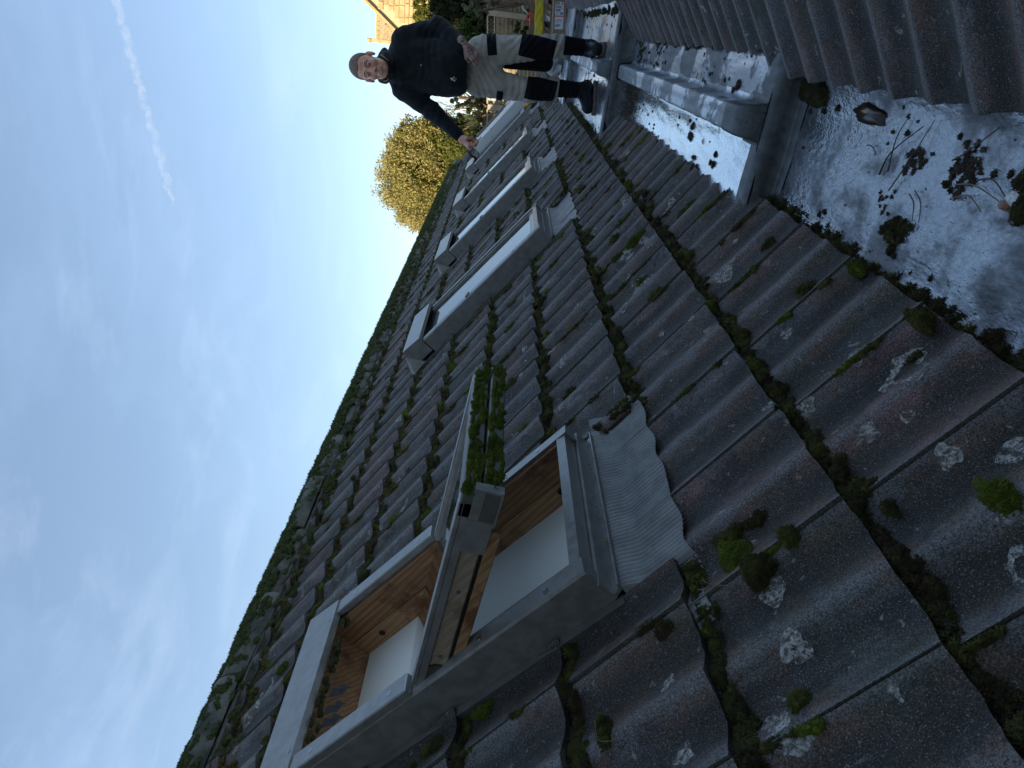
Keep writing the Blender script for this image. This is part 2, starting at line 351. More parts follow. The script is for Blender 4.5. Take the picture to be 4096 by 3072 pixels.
for i in range(-1, 31):
    o = link('ridge_tile', rme, roofL); j = random.uniform(-.012, .012)
    o.matrix_local = Matrix.Translation((i * .45 + .02, 0, 0)) @ RM @ Matrix.Translation((0, j, random.uniform(-.006, .01))) @ Matrix.Rotation(random.uniform(-.03, .03), 4, 'Y')

# ------------------------------------------------------------------ right tiled roof
roofR = empty('tiled_roof', 'right hand brown corrugated tile roof sloping down to the lead gutter', 'roof', mw=MR)
spR = []
def eR(gm): return 0 if gm < 2.2 else (.06 if gm < 4.85 else .31)
for k in range(0, 6):
    for i in range(-3, 32):
        g0 = TG + TW * i; gm = g0 + TW / 2; es = eR(gm)
        if es > .3 and k == 0: continue
        if g0 > 10: continue
        spR.append((math.hypot(gm, k * GA + .4), k * GA, g0, es if k == 0 else 0, (i * 5 + k * 11) % 6))
spR.sort(); restR = MB()
for n_, (d, s0, g0, y0, var) in enumerate(spR):
    jr = random.Random(int(s0 * 1000) * 31 + int(g0 * 1000)); ro = jr.uniform(-.004, .004); yo = jr.uniform(-.005, .005); zo = jr.uniform(-.002, .003)
    if n_ < 110:
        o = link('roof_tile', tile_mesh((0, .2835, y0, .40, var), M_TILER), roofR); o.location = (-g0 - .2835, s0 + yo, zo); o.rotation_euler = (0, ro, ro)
    else:
        v, f = tile_geo(0, .2865, y0, .40, var, ph_=.0725); restR.add([(x - g0 - .2865, y + s0 + yo, z + zo) for x, y, z in v], f)
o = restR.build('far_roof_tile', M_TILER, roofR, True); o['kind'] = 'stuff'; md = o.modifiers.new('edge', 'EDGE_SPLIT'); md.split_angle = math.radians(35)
u = MB(); u.add([(.3, 0, -.062), (.3, 2, -.062), (-4.8, 2, -.062), (-4.8, 0, -.062)], [(3, 2, 1, 0)]); u.add([(-4.8, .33, -.062), (-4.8, 2, -.062), (-10.2, 2, -.062), (-10.2, .33, -.062)], [(3, 2, 1, 0)])
u.build('underlay', M_UNDER, roofR)
wr = MB(); wr.add([tuple(MR.inverted() @ Vector(q)) for q in [(.32, 10.15, -2.7), (.32, 10.15, -.5), (1.6, 10.15, .5), (4, 10.15, .5), (4, 10.15, -2.7)]], [(0, 1, 2, 3, 4)]); wr.build('gable_wall', M_BRICK, roofR)

# lichen crusts lying on the tiles
M_LICH = None
t = NT('pale_lichen'); p = t.P(); f = t.noise(p, 150, 4, .7); col = t.mix(t.ramp(f, .35, .6), (.24, .22, .20), (.62, .61, .57)); col = t.mix(t.ramp(t.noise(p, 28, 3), .5, .62, 0, .55), col, (.12, .10, .09))
t.set(t.b.inputs['Alpha'], t.math('MULTIPLY', t.ramp(t.noise(t.P(loc=(2, 2, 2)), 130, 5, .8), .36, .56, .0, .95), t.ramp(t.noise(t.P(loc=(4, 2, 9)), 42, 4, .6), .36, .50, .1, 1))); t.bump(f, .6, .003); M_LICH = t.fin(col, .9)
def lichen_set(items, sfun, Mx, name, mat, sgn=1):
    mb = MB()
    for (s, g_, r, ring) in items:
        r = r * (1.3 if g_ < 2.7 else 1.1); n = 18; rr = random.Random(int(s * 1e4 + g_ * 1e5)); ph = rr.uniform(0, 6); asp = rr.uniform(.75, 1.3); V = []; F = []
        rings = [0, .35, .62, .85, 1] if not ring else [.5, .65, .8, 1]
        for q in rings:
            for k in range(n):
                a = 2 * PI * k / n; w = q * r * (1 + .18 * math.sin(3 * a + ph) + .10 * math.sin(5 * a + 2 * ph) + .12 * rr.uniform(-1, 1) * (q > .8))
                if ring and q < .6: w *= (1.3 if abs(a - ph) < 1.2 else 1)
                gg = g_ + w * math.cos(a) * asp; ss = s + w * math.sin(a) * 1.15
                V.append((sgn * gg, ss, sfun(ss, gg) + .0012 + .0006 * (1 - q)))
        for j in range(len(rings) - 1):
            for k in range(n): F.append((j * n + k, (j + 1) * n + k, (j + 1) * n + (k + 1) % n, j * n + (k + 1) % n))
        mb.add(V, F)
    return mb
lm = [(.103, 1.061, .030, 1), (.222, .987, .014, 0), (.155, .845, .013, 0), (.479, .522, .024, 0), (.38, .478, .027, 1), (.575, .602, .017, 0), (.731, .634, .013, 0), (.501, .696, .016, 0), (.722, .748, .010, 0), (.499, .817, .018, 0), (.324 + .02, 1.104, .018, 0), (.181, .641, .018, 1), (.229, 1.886, .03, 0), (.469, 2.241, .03, 0), (.524, 1.02, .016, 0), (.09, .794, .015, 0), (.462, 2.584, .028, 0), (.55, .56, .020, 0), (.40, .55, .012, 0), (.15, .70, .013, 0), (.118, .64, .012, 0)]
for _ in range(260):
    lm.append((random.uniform(.05, 2.6), .9 + 10 * random.random() ** 1.3, random.uniform(.004, .020), random.random() < .25))
def inwin(s, g_, pad=.04): return any(a - pad < g_ < a + WW + pad and S0 - .22 < s < S0 + LL + .04 for a in WINS) or (10.2 < g_ < 11.5 and .75 < s < 1.95)
lm = [q for q in lm if not inwin(q[0], q[1], .05) and min(q[0] % GA, GA - q[0] % GA) > q[2] * 1.25]
lo = lichen_set(lm, surf, ML, 'lichen', M_LICH).build('lichen', M_LICH, roofL, True); lo['kind'] = 'stuff'

# ------------------------------------------------------------------ moss: mounds of small fronds
def moss_geo(items, dens=1.0, fl=.007):
    """items: (x,y,z, rx, ry, h, frond) in a local frame with z out; returns verts, tri faces"""
    V = []; F = []; base = 0
    for (cx, cy, cz, rx, ry, h, fr) in items:
        n = max(6, int(dens * rx * ry * PI / (fr * fr * .30)))
        r = np.sqrt(rng.random(n)); a = rng.random(n) * 2 * PI; lob = 1 + .22 * np.sin(3 * a + cx * 50) + .12 * np.sin(5 * a + cy * 80)
        px = np.cos(a) * r * rx * lob; py = np.sin(a) * r * ry * lob; dome = np.sqrt(np.clip(1 - r ** 2.4, 0, 1))
        pz = h * dome * (1 + .15 * np.sin(px * 260 + cx * 99) * np.cos(py * 230))
        nx = px / (rx * rx) * h; ny = py / (ry * ry) * h; nz_ = np.ones(n) * .9
        d = np.stack([nx * .9, ny * .9, nz_], 1) + rng.normal(0, .35, (n, 3)); d /= np.linalg.norm(d, axis=1)[:, None]
        l = fr * (.7 + 1.1 * rng.random(n) ** 1.5); c = np.stack([px + cx, py + cy, pz + cz - fr * .3], 1)
        t1 = np.cross(d, rng.normal(0, 1, (n, 3))); t1 /= np.linalg.norm(t1, axis=1)[:, None] + 1e-9; t2 = np.cross(d, t1); w = (fr * .42)
        p0 = c + t1 * w; p1 = c + (-.5 * t1 + .87 * t2) * w; p2 = c + (-.5 * t1 - .87 * t2) * w; tip = c + d * l[:, None]
        mid = c + d * (l[:, None] * .55)
        vv = np.stack([p0, p1, p2, tip], 1).reshape(-1, 3); k = np.arange(n) * 4 + base
        V.append(vv); F.append(np.stack([k, k + 1, k + 3], 1)); F.append(np.stack([k + 1, k + 2, k + 3], 1)); F.append(np.stack([k + 2, k, k + 3], 1)); base += 4 * n
        m = 10; rings = [(1.0, 0.0), (.93, .36), (.72, .70), (.4, .92)]; b0 = base; vv = []
        for (q, zz) in rings:
            for kk in range(m):
                aa = 2 * PI * kk / m; lb = 1 + .22 * math.sin(3 * aa + cx * 50) + .12 * math.sin(5 * aa + cy * 80); vv.append((cx + math.cos(aa) * q * rx * lb * .97, cy + math.sin(aa) * q * ry * lb * .97, cz + zz * h * .9 - .0035 * (zz == 0)))
        vv.append((cx, cy, cz + h * .93)); V.append(np.array(vv)); base += len(vv); ff = []
        for j in range(3):
            for kk in range(m): a_, b_, c_, d_ = b0 + j * m + kk, b0 + j * m + (kk + 1) % m, b0 + (j + 1) * m + (kk + 1) % m, b0 + (j + 1) * m + kk; ff += [(a_, b_, c_), (a_, c_, d_)]
        for kk in range(m): ff.append((b0 + 3 * m + kk, b0 + 3 * m + (kk + 1) % m, b0 + 4 * m))
        F.append(np.array(ff))
    return np.concatenate(V), np.concatenate(F)
def moss_obj(name, items, m, parent=None, mw=None, dens=1.0):
    v, f = moss_geo(items, dens); me = fastmesh(name, v, f, m); return link(name, me, parent, mw=mw)
def frs(g_, s=0): d = math.hypot(g_, .85); return min(.016, max(.0042, .0034 * d))
items = []; itemsG = []; itemsD = []; M_MOSSR = moss_mat('ridge_moss', (.060, .075, .022), (.115, .140, .045), (.12, .13, .08))
for k in range(0, 9):
    g_ = .35
    while g_ < GEND - .1:
        es = eave_start(g_ + .01); s0 = k * GA + (es if k == 0 else 0)
        if es > .3 and k == 0: g_ += .1; continue
        step = random.uniform(.006, .017) * (1 if g_ < 3 else 1.6); g_ += step
        if inwin(s0 - .02, g_, .02): continue
        tr = (1 - math.cos(2 * PI * (g_ - TG) / .145)) / 2        # 1 in the troughs
        cov = math.sin(g_ * 2.1 + k * 1.7) * .18 + math.sin(g_ * 5.3 + k * 2.9) * .12
        if g_ < 5 and random.random() < .55: itemsD.append((g_ + random.uniform(-.01, .01), s0 - random.uniform(.006, .018), (surf(s0 - .012, g_) if k > 0 else -.052) - .004, random.uniform(.014, .024), random.uniform(.009, .016), random.uniform(.005, .010), frs(g_)))
        if random.random() > .62 + .36 * tr + cov * .7: continue
        big = random.random() < .12
        kf = 1.2 if g_ < 3 else 1.35; ry = random.uniform(.007, .015) * kf * (1.6 if big else 1); rx = random.uniform(.008, .020) * kf * (1.5 if big else 1); h = random.uniform(.006, .014) * kf * (1.4 if big else 1)
        ss = s0 - abs(random.gauss(0, .015)) - .003; z = surf(ss, g_) if k > 0 else -.05 + wave(g_ - TG) * .3
        fr = frs(g_)
        it = (g_, ss, z - .002, rx, ry, h if k > 0 else h * 1.3, fr)
        q = random.random(); (itemsG if q < .035 else items if q < .5 else itemsD).append(it)
# side joints
for k in range(0, 9):
    for i in range(-2, 43):
        gj = TG + TW * i; es = eave_start(gj)
        if es > .3 and k == 0: continue
        for _ in range(3):
            if random.random() < (.5 if k < 6 else .3):
                L_s = random.uniform(.012, .055); sc_ = k * GA + random.uniform(.05, .29)
                if inwin(sc_, gj, .03) or sc_ > 2.62: continue
                (items if random.random() < .8 else itemsG).append((gj + random.uniform(-.008, .002), sc_, surf(sc_, gj) - .002, random.uniform(.004, .010), L_s, random.uniform(.004, .010), frs(gj)))
        n_ = 0
# loose cushions on the faces
for _ in range(150):
    gg = .8 + 9 * random.random() ** 1.3; ss = random.uniform(.03, 2.6)
    if inwin(ss, gg, .05): continue
    gg = TG + .145 * round((gg - TG) / .145) + .072 + random.uniform(-.03, .03); r_ = random.uniform(.010, .022)
    (items if random.random() < .8 else itemsG).append((gg, ss, surf(ss, gg) - .002, r_, r_ * random.uniform(1, 2.2), r_ * .8, frs(gg)))
# eave litter line beside the lead
for _ in range(1000):
    gg = .5 + random.random() * 8; es = eave_start(gg); X = None
    ss = es - .030 - abs(random.gauss(0, .014)); itemsD.append((gg, ss, -.058 + random.uniform(0, .008), random.uniform(.006, .018), random.uniform(.006, .013), random.uniform(.004, .012), frs(gg)))
# debris under the windows' lower far corners
for wg in WINS:
    for _ in range(26):
        gg = wg + WW + random.uniform(.01, .05); ss = S0 - .2 + random.uniform(0, .26); (items if random.random() < .4 else itemsD).append((gg, ss, surf(ss, gg) - .003, .009, .016, .008, frs(gg)))
def mo(name, its, m, label, cat='moss'):
    o = moss_obj(name, its, m, mw=ML); tag(o, label, cat, kind='stuff'); return o
mo('moss', items, M_MOSS, 'olive green moss lining the steps and joints of the left tiled roof')
mo('moss', itemsD, M_MOSSD, 'dark brown moss and litter packed in the troughs of the left tiled roof')
mo('moss', itemsG, M_MOSSG, 'scattered bright green moss tufts on the left tiled roof')
# ridge moss
its = []
for _ in range(3600):
    gg = -.1 + random.random() ** .9 * 13.3; a = random.gauss(.9, .55); fr = frs(max(gg, 1.6)) * 1.1; r_ = random.uniform(.010, .027)
    y = math.cos(a) * .12; z = math.sin(a) * .092
    q = RM @ Vector((0, -abs(y) if random.random() < .9 else y, z)); its.append((gg, q.y, q.z - .003, r_ * 1.3, r_, r_ * .55, fr))
for _ in range(500):
    gg = random.random() * 13.2; ss = 2.60 - abs(random.gauss(0, .045)); its.append((gg, ss, surf(min(ss, 2.6), gg), random.uniform(.012, .03), random.uniform(.012, .028), random.uniform(.006, .015), frs(max(gg, 2))))
mo('moss', its, M_MOSSR, 'grey green cushions of moss crowding the ridge of the left tiled roof')
# single cushions one can point at
CUSH = [
 ('flat bright green moss cushion alone on the near bottom tile', .147, .736, .034, .020, .014, M_MOSSG),
 ('largest bright green moss clump below the pleated grey window apron', .534, .918, .044, .034, .024, M_MOSSG),
 ('domed olive moss ball beside the largest bright green clump', .502, .852, .033, .030, .030, M_MOSS),
 ('small round dark moss ball above a joint below the window apron', .459, .967, .015, .014, .014, M_MOSSD),
 ('round straw flecked moss ball on the joint right below the large green clump', .426, .872, .020, .018, .018, M_MOSS),
 ('green moss cushion on the left eave nearest the first lead step', .012, 1.419, .034, .016, .020, M_MOSSG),
 ('thick olive moss tuft on the left eave near the gutter moss clump', .022, 1.137, .036, .018, .024, M_MOSS),
 ('bright green moss knob at a tile corner midway up the gutter bays', .318, 1.744, .030, .020, .020, M_MOSSG),
 ('dark moss cushion beside the lower near tile joint at the picture bottom', .531, .624, .017, .018, .015, M_MOSS),
 ('olive moss cushion on the joint below the near side cover of the open roof window', .703, .851, .015, .019, .014, M_MOSS),
 ('wide moss mat on the tile step under the near corner of the open window', .870, .736, .028, .016, .020, M_MOSS),
 ('slim olive moss strip on the tile face beside the second roof window apron', .40, 2.60, .020, .05, .018, M_MOSSG),
 ('rounded moss cushion touching the near edge of the pleated apron', .628, .935, .020, .022, .022, M_MOSS)]
for lb, s, g_, rx, ry, h, m in CUSH:
    z = surf(s, g_) - .002; c = Vector((g_, s, z)); its = [(0, 0, 0, rx, ry, h, .0038)]
    for _ in range(3): a = random.uniform(0, 6.28); its.append((math.cos(a) * rx * .65, math.sin(a) * ry * .65, 0, rx * .5, ry * .5, h * .7, .0038))
    o = moss_obj('moss_cushion', its, m, mw=ML @ Matrix.Translation(c)); tag(o, lb, 'moss')

# ------------------------------------------------------------------ roof windows
def metal_mat(name, c1, c2, rough=.38, metal=.35, sc_=25):
    t = NT(name); p = t.P(); f = t.noise(p, sc_, 6, .65); f2 = t.noise(t.P((1, 1, 1)), 160, 4, .7)
    col = t.mix(t.ramp(f, .35, .68), c1, c2); col = t.mix(t.ramp(f2, .62, .75, 0, .5), col, (.25, .26, .27))
    t.bump(f2, .12, .001); return t.fin(col, t.ramp(f, .3, .7, rough - .08, rough + .12), metal, .5)
M_ALU = metal_mat('grey_lacquered_aluminium', (.29, .29, .28), (.39, .39, .38))
M_ALUD = metal_mat('dark_grey_aluminium', (.14, .138, .128), (.18, .176, .165), .45, .2)
M_ALUL = metal_mat('bare_light_aluminium', (.38, .39, .38), (.52, .52, .48), .4, .6)
M_BLACK = simple('black_gasket', (.010, .010, .011), (.018, .017, .016), 30, .7)
M_SCREW = simple('steel_screw', (.35, .36, .37), (.5, .5, .5), 60, .3, .9, bump=0)
def wood(name, c1, c2, c3, sc_=1, axis=(1, 1, 1)):
    t = NT(name); p = t.P((20 * sc_, 1.3 * sc_, 20 * sc_), local=True); q = t.noise(p, 2.0, 3, .5, 1.2)
    wv = t.n('ShaderNodeTexWave', wave_type='BANDS', bands_direction='DIAGONAL'); t.set(wv.inputs['Vector'], p); wv.inputs['Scale'].default_value = 1.6; wv.inputs['Distortion'].default_value = 3.5; wv.inputs['Detail'].default_value = 3; wv.inputs['Detail Scale'].default_value = 1.2
    col = t.mix(wv.outputs['Fac'], c1, c2); st = t.noise(t.P((2, 2, 2), local=True), 3, 5, .65); col = t.mix(t.ramp(st, .50, .66), col, c3)
    fine = t.noise(t.P((260, 6, 260), local=True), 1, 2); col = t.mix(t.ramp(fine, .4, .6, 0, .35), col, c3); t.bump(wv.outputs['Fac'], .25, .002); return t.fin(col, .6, 0, .3)
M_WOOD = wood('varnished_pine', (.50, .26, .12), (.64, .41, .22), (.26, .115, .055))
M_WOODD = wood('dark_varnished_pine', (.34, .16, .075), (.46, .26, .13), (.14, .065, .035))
M_WOODG = wood('weathered_grey_pine', (.48, .37, .28), (.58, .46, .36), (.28, .19, .13))
M_BOARD = simple('white_reveal_board', (.87, .85, .78), (.90, .88, .81), 3, .6, bump=.05)
t = NT('window_glass'); f = t.noise(t.P(), 18, 4, .6); t.bump(f, .02, .002); t.b.inputs['IOR'].default_value = 2.3
M_GLASS = t.fin(t.mix(t.ramp(f, .4, .7), (.02, .028, .03), (.05, .06, .06)), t.ramp(f, .4, .7, .04, .14), .25, .6)
t = NT('clear_pane'); t.b.inputs['Transmission Weight'].default_value = .85; t.b.inputs['IOR'].default_value = 1.5; M_PANE = t.fin((.75, .85, .85), .06, 0, .5)
t = NT('pleated_apron'); f = t.noise(t.P(), 16, 6, .6); col = t.mix(t.ramp(f, .35, .65), (.27, .275, .275), (.38, .385, .38)); f2 = t.noise(t.P(), 70, 4, .7)
col = t.mix(t.ramp(f2, .56, .7, 0, .5), col, (.20, .195, .18)); t.bump(f2, .15, .002); M_APRON = t.fin(col, .62, .1, .4)

def screw(parent, x, y, z, r=.0045):
    m = MB(); n = 10; vs = [(x + math.cos(2 * PI * k / n) * r, y + math.sin(2 * PI * k / n) * r, z + .0012) for k in range(n)] + [(x + math.cos(2 * PI * k / n) * r * 1.6, y + math.sin(2 * PI * k / n) * r * 1.6, z) for k in range(n)] + [(x, y, z - .0006 + .0012)]
    fs = [(k, (k + 1) % n, 2 * n) for k in range(n)] + [(n + k, n + (k + 1) % n, (k + 1) % n, k) for k in range(n)]
    return m.add(vs, fs).build('screw', M_SCREW, parent)
def apron(root, wg, near):
    # pleated skirt dressed down over the tiles: local y from -.03 to -.19
    NX = 330 if near else 70; NY = 12; x0, x1 = (-.17 if near else -.045), WW + .10; P = []
    pw = .0118
    for j in range(NY + 1):
        v = j / NY; row = []
        for i in range(NX + 1):
            x = x0 + (x1 - x0) * i / NX; y = -.028 - v * .165
            if x > WW + .02: y = max(y, -.028 - v * .165) ; y -= -(x - WW - .02) * .35 * v
            # ragged lower hem follows the tile waves
            if v > .9: y += (v - .9) / .1 * (.0035 * math.sin(2 * PI * (x + wg - TG) / .145 + .8) + .002 * math.sin(x * 60))
            wz = wave(x + wg - TG) - .030 * (S0 + y - .32) / .4
            zt = -.004; blend = min(1, v / .35); blend = blend * blend * (3 - 2 * blend)
            if x < -.008: blend = 1
            z = zt * (1 - blend) + (wz + (.80 * -wave(x + wg - TG) if x > -.008 else 0) + .0042) * blend
            ph = x / pw + .35 * math.sin(y * 26 + x * 9) * (1 - v) + .12 * math.sin(x * 40)
            z += (.0023 if near else .002) * math.sin(2 * PI * ph) * (1 if near else 0)
            row.append((x, y, z))
        P.append(row)
    m = MB(); m.grid([list(r) for r in zip(*P)]); return m.build('apron', M_APRON, root, True)
def window_common(root, wg, near=False):
    # outer side flashings (vertical faces) and their top strips
    for nm, xa, xb, in (('side_cover', -.006, .036), ('side_cover', WW - .036, WW + .006)):
        m = MB(); inner = xb if xa < 0 else xa; outer = xa if xa < 0 else xb
        prof = [(outer, -.05), (outer, .074), (outer + (.004 if outer < 0 else -.004), .080), (inner, .083), (inner, .045), (inner + (-.008 if outer < 0 else .008), .045), (inner + (-.008 if outer < 0 else .008), .0)]
        if outer > 0: prof = prof[::-1]
        n = len(prof); y0, y1 = -.004, LL - .11
        vs = [(a, y0 + (.010 if b < 0 else 0), b) for a, b in prof] + [(a, y1, b) for a, b in prof]; fs = [(k, k + 1, n + k + 1, n + k) for k in range(n - 1)]
        m.add(vs, fs + [tuple(range(n))]); o = m.build(nm, M_ALU, root)
        # lower flashing lip along the tiles
    l = MB(); l.box((-.030, -.02, -.045), (-.0065, LL + .02, -.020)); l.box((WW + .0065, -.02, -.045), (WW + .03, LL + .02, -.02)); l.build('flashing_channel', M_ALUD, root)
    # bottom: two folded profiles
    m = MB(); m.prism([(0.004, .078), (0.030, .082), (.030, .04), (.004, .0)], .0, WW, 0); m.build('bottom_cover', M_ALU, root)
    m = MB(); m.prism([(.002, .036), (.002, -.02), (-.030, -.006), (-.034, .012), (-.030, .012), (-.026, .0), (-.008, -.006), (-.006, .036)], -.010, WW + .010, 0); m.build('sill_gutter', M_ALU, root)
    # hood
    h = MB(); h.prism([(LL - .105, .086), (LL - .105, .108), (LL + .035, .116), (LL + .045, .0), (LL - .0, .0), (LL - .0, .086)], -.012, WW + .012, 0); hd = h.build('hood', M_ALU, root)
    screw(root, .06, LL - .085, .1098); screw(root, WW - .06, LL - .085, .1098)
    e = MB(); e.box((-.0125, LL - .105, .0), (-.0065, LL + .03, .10)); e.box((WW + .0065, LL - .105, .0), (WW + .0125, LL + .03, .10)); e.build('hood_end', M_ALU, root)
    # folded flashing corner at the top
    c = MB(); c.add([(-.012, LL + .045, .02), (-.012, LL + .045, .085), (-.028, LL + .10, -.02), (-.07, LL + .06, -.02), (-.012, LL - .02, -.02)], [(0, 2, 1), (1, 2, 3), (1, 3, 4), (0, 4, 3, 2)]); c.build('flashing_corner', M_ALU, root)
    m = MB(); m.box((-.02, LL + .045, -.05), (WW + .02, LL + .12, -.012)); m.build('top_flashing', M_ALUD, root)
    apron(root, wg, near)
def closed_window(wg, label):
    root = empty('roof_window', label, 'roof window', mw=ML @ Matrix.Translation((wg, S0, 0)), group='grey roof windows set in a row up the left roof')
    window_common(root, wg)
    MB().add([(.05, .045, .062), (WW - .05, .045, .062), (WW - .05, LL - .11, .062), (.05, LL - .11, .062)], [(0, 1, 2, 3)]).build('glass', M_GLASS, root)
    for xa in (.0365, WW - .0665):
        m = MB(); m.box((xa, .034, .02), (xa + .010, LL - .11, .076)); m.box((xa + .0125, .034, .02), (xa + .019, LL - .11, .072)); m.box((xa + .0215, .034, .02), (xa + .030, LL - .11, .069)); m.build('sash_cover', M_ALUL if xa > .1 else M_ALU, root)
    m = MB(); m.box((.068, .030, .02), (WW - .068, .062, .071)); m.box((.068, .066, .02), (WW - .068, .074, .067)); m.build('sash_bottom_rail', M_ALUL, root)
    for xx in (.015, WW - .015):
        for yy in (.20, .55, .85): screw(root, xx, yy, .0828)
    # small square clip where the upper cover ends
    MB().box((.004, .56, .080), (.046, .585, .088)).build('cover_clip', M_ALUD, root)
    MB().box((.02, .0, -.06), (WW - .02, LL - .12, .0)).build('frame', M_WOODD, root)
    return root
wl_ = ['second roof window, closed, with pale sky reflected in its glass, nearest past the open one',
       'third roof window, closed narrow strip of sky glass between the second and fourth windows',
       'fourth roof window, closed glass strip level with the man\'s lowered right hand',
       'fifth roof window, closed, directly before the white painted old window']
for g0, lb in zip(WINS[1:], wl_): closed_window(g0, lb)

# open window ------------------------------------------------------
w1 = empty('roof_window', 'nearest roof window tilted open showing orange pine frame and white reveal', 'roof window', mw=ML @ Matrix.Translation((WINS[0], S0, 0)), group='grey roof windows set in a row up the left roof')
window_common(w1, WINS[0], True)
for xx in (.015, WW - .015):
    for yy in (.10, .30): screw(w1, xx, yy, .0826)
# raised upper covers (fixed above the hinge)
for xa in (-.010, WW - .042):
    m = MB(); m.box((xa, .52, .081), (xa + .052, LL - .107, .104), bev=.003); m.build('upper_side_cover', M_ALU, w1)
    for yy in (.58, .88): screw(w1, xa + .026, yy, .1045)
# pine linings of the frame
def board(name, a, b, m, parent=w1): return MB().box(a, b, bev=.0015).build(name, m, parent)
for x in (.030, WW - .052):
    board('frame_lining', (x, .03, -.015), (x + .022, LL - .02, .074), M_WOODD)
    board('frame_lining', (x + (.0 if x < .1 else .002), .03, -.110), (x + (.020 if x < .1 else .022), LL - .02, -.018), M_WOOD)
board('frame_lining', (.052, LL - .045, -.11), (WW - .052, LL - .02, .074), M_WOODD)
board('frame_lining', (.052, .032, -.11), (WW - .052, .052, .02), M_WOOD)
k = MB(); k.tube([(WW - .054, .13, -.045), (WW - .0525, .13, -.045)], .012, 16); k.build('bolt_hole', M_BLACK, w1)
k = MB(); k.tube([(WW - .054, LL - .15, -.05), (WW - .0525, LL - .15, -.05)], .010, 16); k.build('bolt_hole', M_BLACK, w1)
# white reveal of the light shaft
rv = MB(); a0, a1, b0, b1, zt, zb = .030, WW - .030, .032, LL - .02, -.090, -.11
MB().box((a0, b0, -.110), (a1, b1, -.084)).build('closing_board', M_BOARD, w1); rv.add([(a0, b0, zt), (a1, b0, zt), (a1, b1, zt), (a0, b1, zt), (a0, b0, zb), (a1, b0, zb), (a1, b1, zb), (a0, b1, zb)], [(0, 1, 5, 4), (1, 2, 6, 5), (2, 3, 7, 6), (3, 0, 4, 7), (4, 5, 6, 7)])
# tilted sash
t = NT('sash_pane'); fr_ = t.n('ShaderNodeFresnel'); fr_.inputs['IOR'].default_value = 1.6; tp = t.n('ShaderNodeBsdfTransparent'); tp.inputs['Color'].default_value = (.86, .90, .90, 1); gl_ = t.n('ShaderNodeBsdfGlossy'); gl_.inputs['Roughness'].default_value = .05
mx_ = t.n('ShaderNodeMixShader'); t.set(mx_.inputs[0], fr_.outputs[0]); t.set(mx_.inputs[1], tp.outputs[0]); t.set(mx_.inputs[2], gl_.outputs[0]); t.set(t.t.nodes['Material Output'].inputs['Surface'], mx_.outputs[0]); M_THIN = t.m
PV = Vector((0, .51, .088)); PHI = math.radians(31)
MS = Matrix.Translation(PV) @ Matrix(((1, 0, 0, 0), (0, -math.cos(PHI), math.sin(PHI), 0), (0, math.sin(PHI), math.cos(PHI), 0), (0, 0, 0, 1)))   # local: x along, y towards the swung out bottom end, z outwards
def sash(name, mb, m, parent=w1):
    mb.v = [tuple(MS @ Vector(p)) for p in mb.v]; o = mb.build(name, m, parent); return o
sa, sb_ = .010, WW - .010
sh = MB(); sh.box((sa + .04, -.50, -.018), (sb_ - .04, .52, -.006)); sash('glass', sh, M_THIN)
for x in (sa, sb_ - .034):
    m = MB(); m.box((x, .0, -.006), (x + .034, .535, .006), bev=.002); m.box((x + (0 if x < .1 else .028), .0, -.022), (x + (.006 if x < .1 else .034), .535, -.006)); sash('sash_cover', m, M_ALU)
    m = MB(); m.box((x + .035 if x < .1 else x - .012, .0, -.006), (x + .046 if x < .1 else x - .001, .52, .001)); sash('glazing_strip', m, M_ALUL)
    m = MB(); m.box((x + .006, -.48, -.062), (x + .040, .47, -.0225), bev=.003); sash('sash_rail', m, M_WOODG)
    m = MB(); m.box((x + .010, -.48, -.070), (x + .040, .47, -.0625)); sash('gasket', m, M_BLACK)
    m = MB(); m.box((x + .008, -.48, -.094), (x + .038, .47, -.0705), bev=.002); sash('sash_rail', m, M_WOOD)
m = MB(); m.box((sa, .50, -.032), (sb_, .562, .004), bev=.003); m.box((sa - .004, .50, -.072), (sb_ + .004, .572, -.036), bev=.003); sash('sash_bottom_rail', m, M_ALUD)
m = MB(); m.box((sa - .003, .49, -.075), (sa + .02, .575, -.02)); sash('end_bracket', m, M_ALU)
m = MB(); m.box((sa - .004, .42, -.070), (sa - .001, .50, -.018)); sash('side_plate', m, M_ALU)
for yy in (.10, .30): 
    sc = MB(); sc.tube([(sa + .0055, yy, -.042), (sa + .0040, yy, -.042)], .005, 10); sash('screw', sc, M_SCREW)
hg = MB(); hg.tube([(sa + .001, .045, -.045), (sa + .005, .045, -.045)], .030, 20); sash('hinge', hg, simple('tarnished_brass', (.12, .115, .08), (.19, .18, .14), 40, .4, .7))
hg = MB(); hg.tube([(sa - .001, .018, -.062), (sa + .005, .018, -.062)], .014, 14); sash('hinge', hg, M_SCREW)
# moss on the swung out bottom rail
its = [(random.uniform(.01, .54), random.choice([random.uniform(.000, .028), random.uniform(.038, .070)]), 0, random.uniform(.006, .03), random.uniform(.003, .009), random.uniform(.0015, .005), .0030) for _ in range(150)]
v, f = moss_geo(its); v = np.array([tuple(MS @ Vector((p[0], (.562 if p[1] < .033 else .572) + p[2], -p[1]))) for p in v]); o = link('moss', fastmesh('moss', v, f, M_MOSSG), w1); o['kind'] = 'stuff'
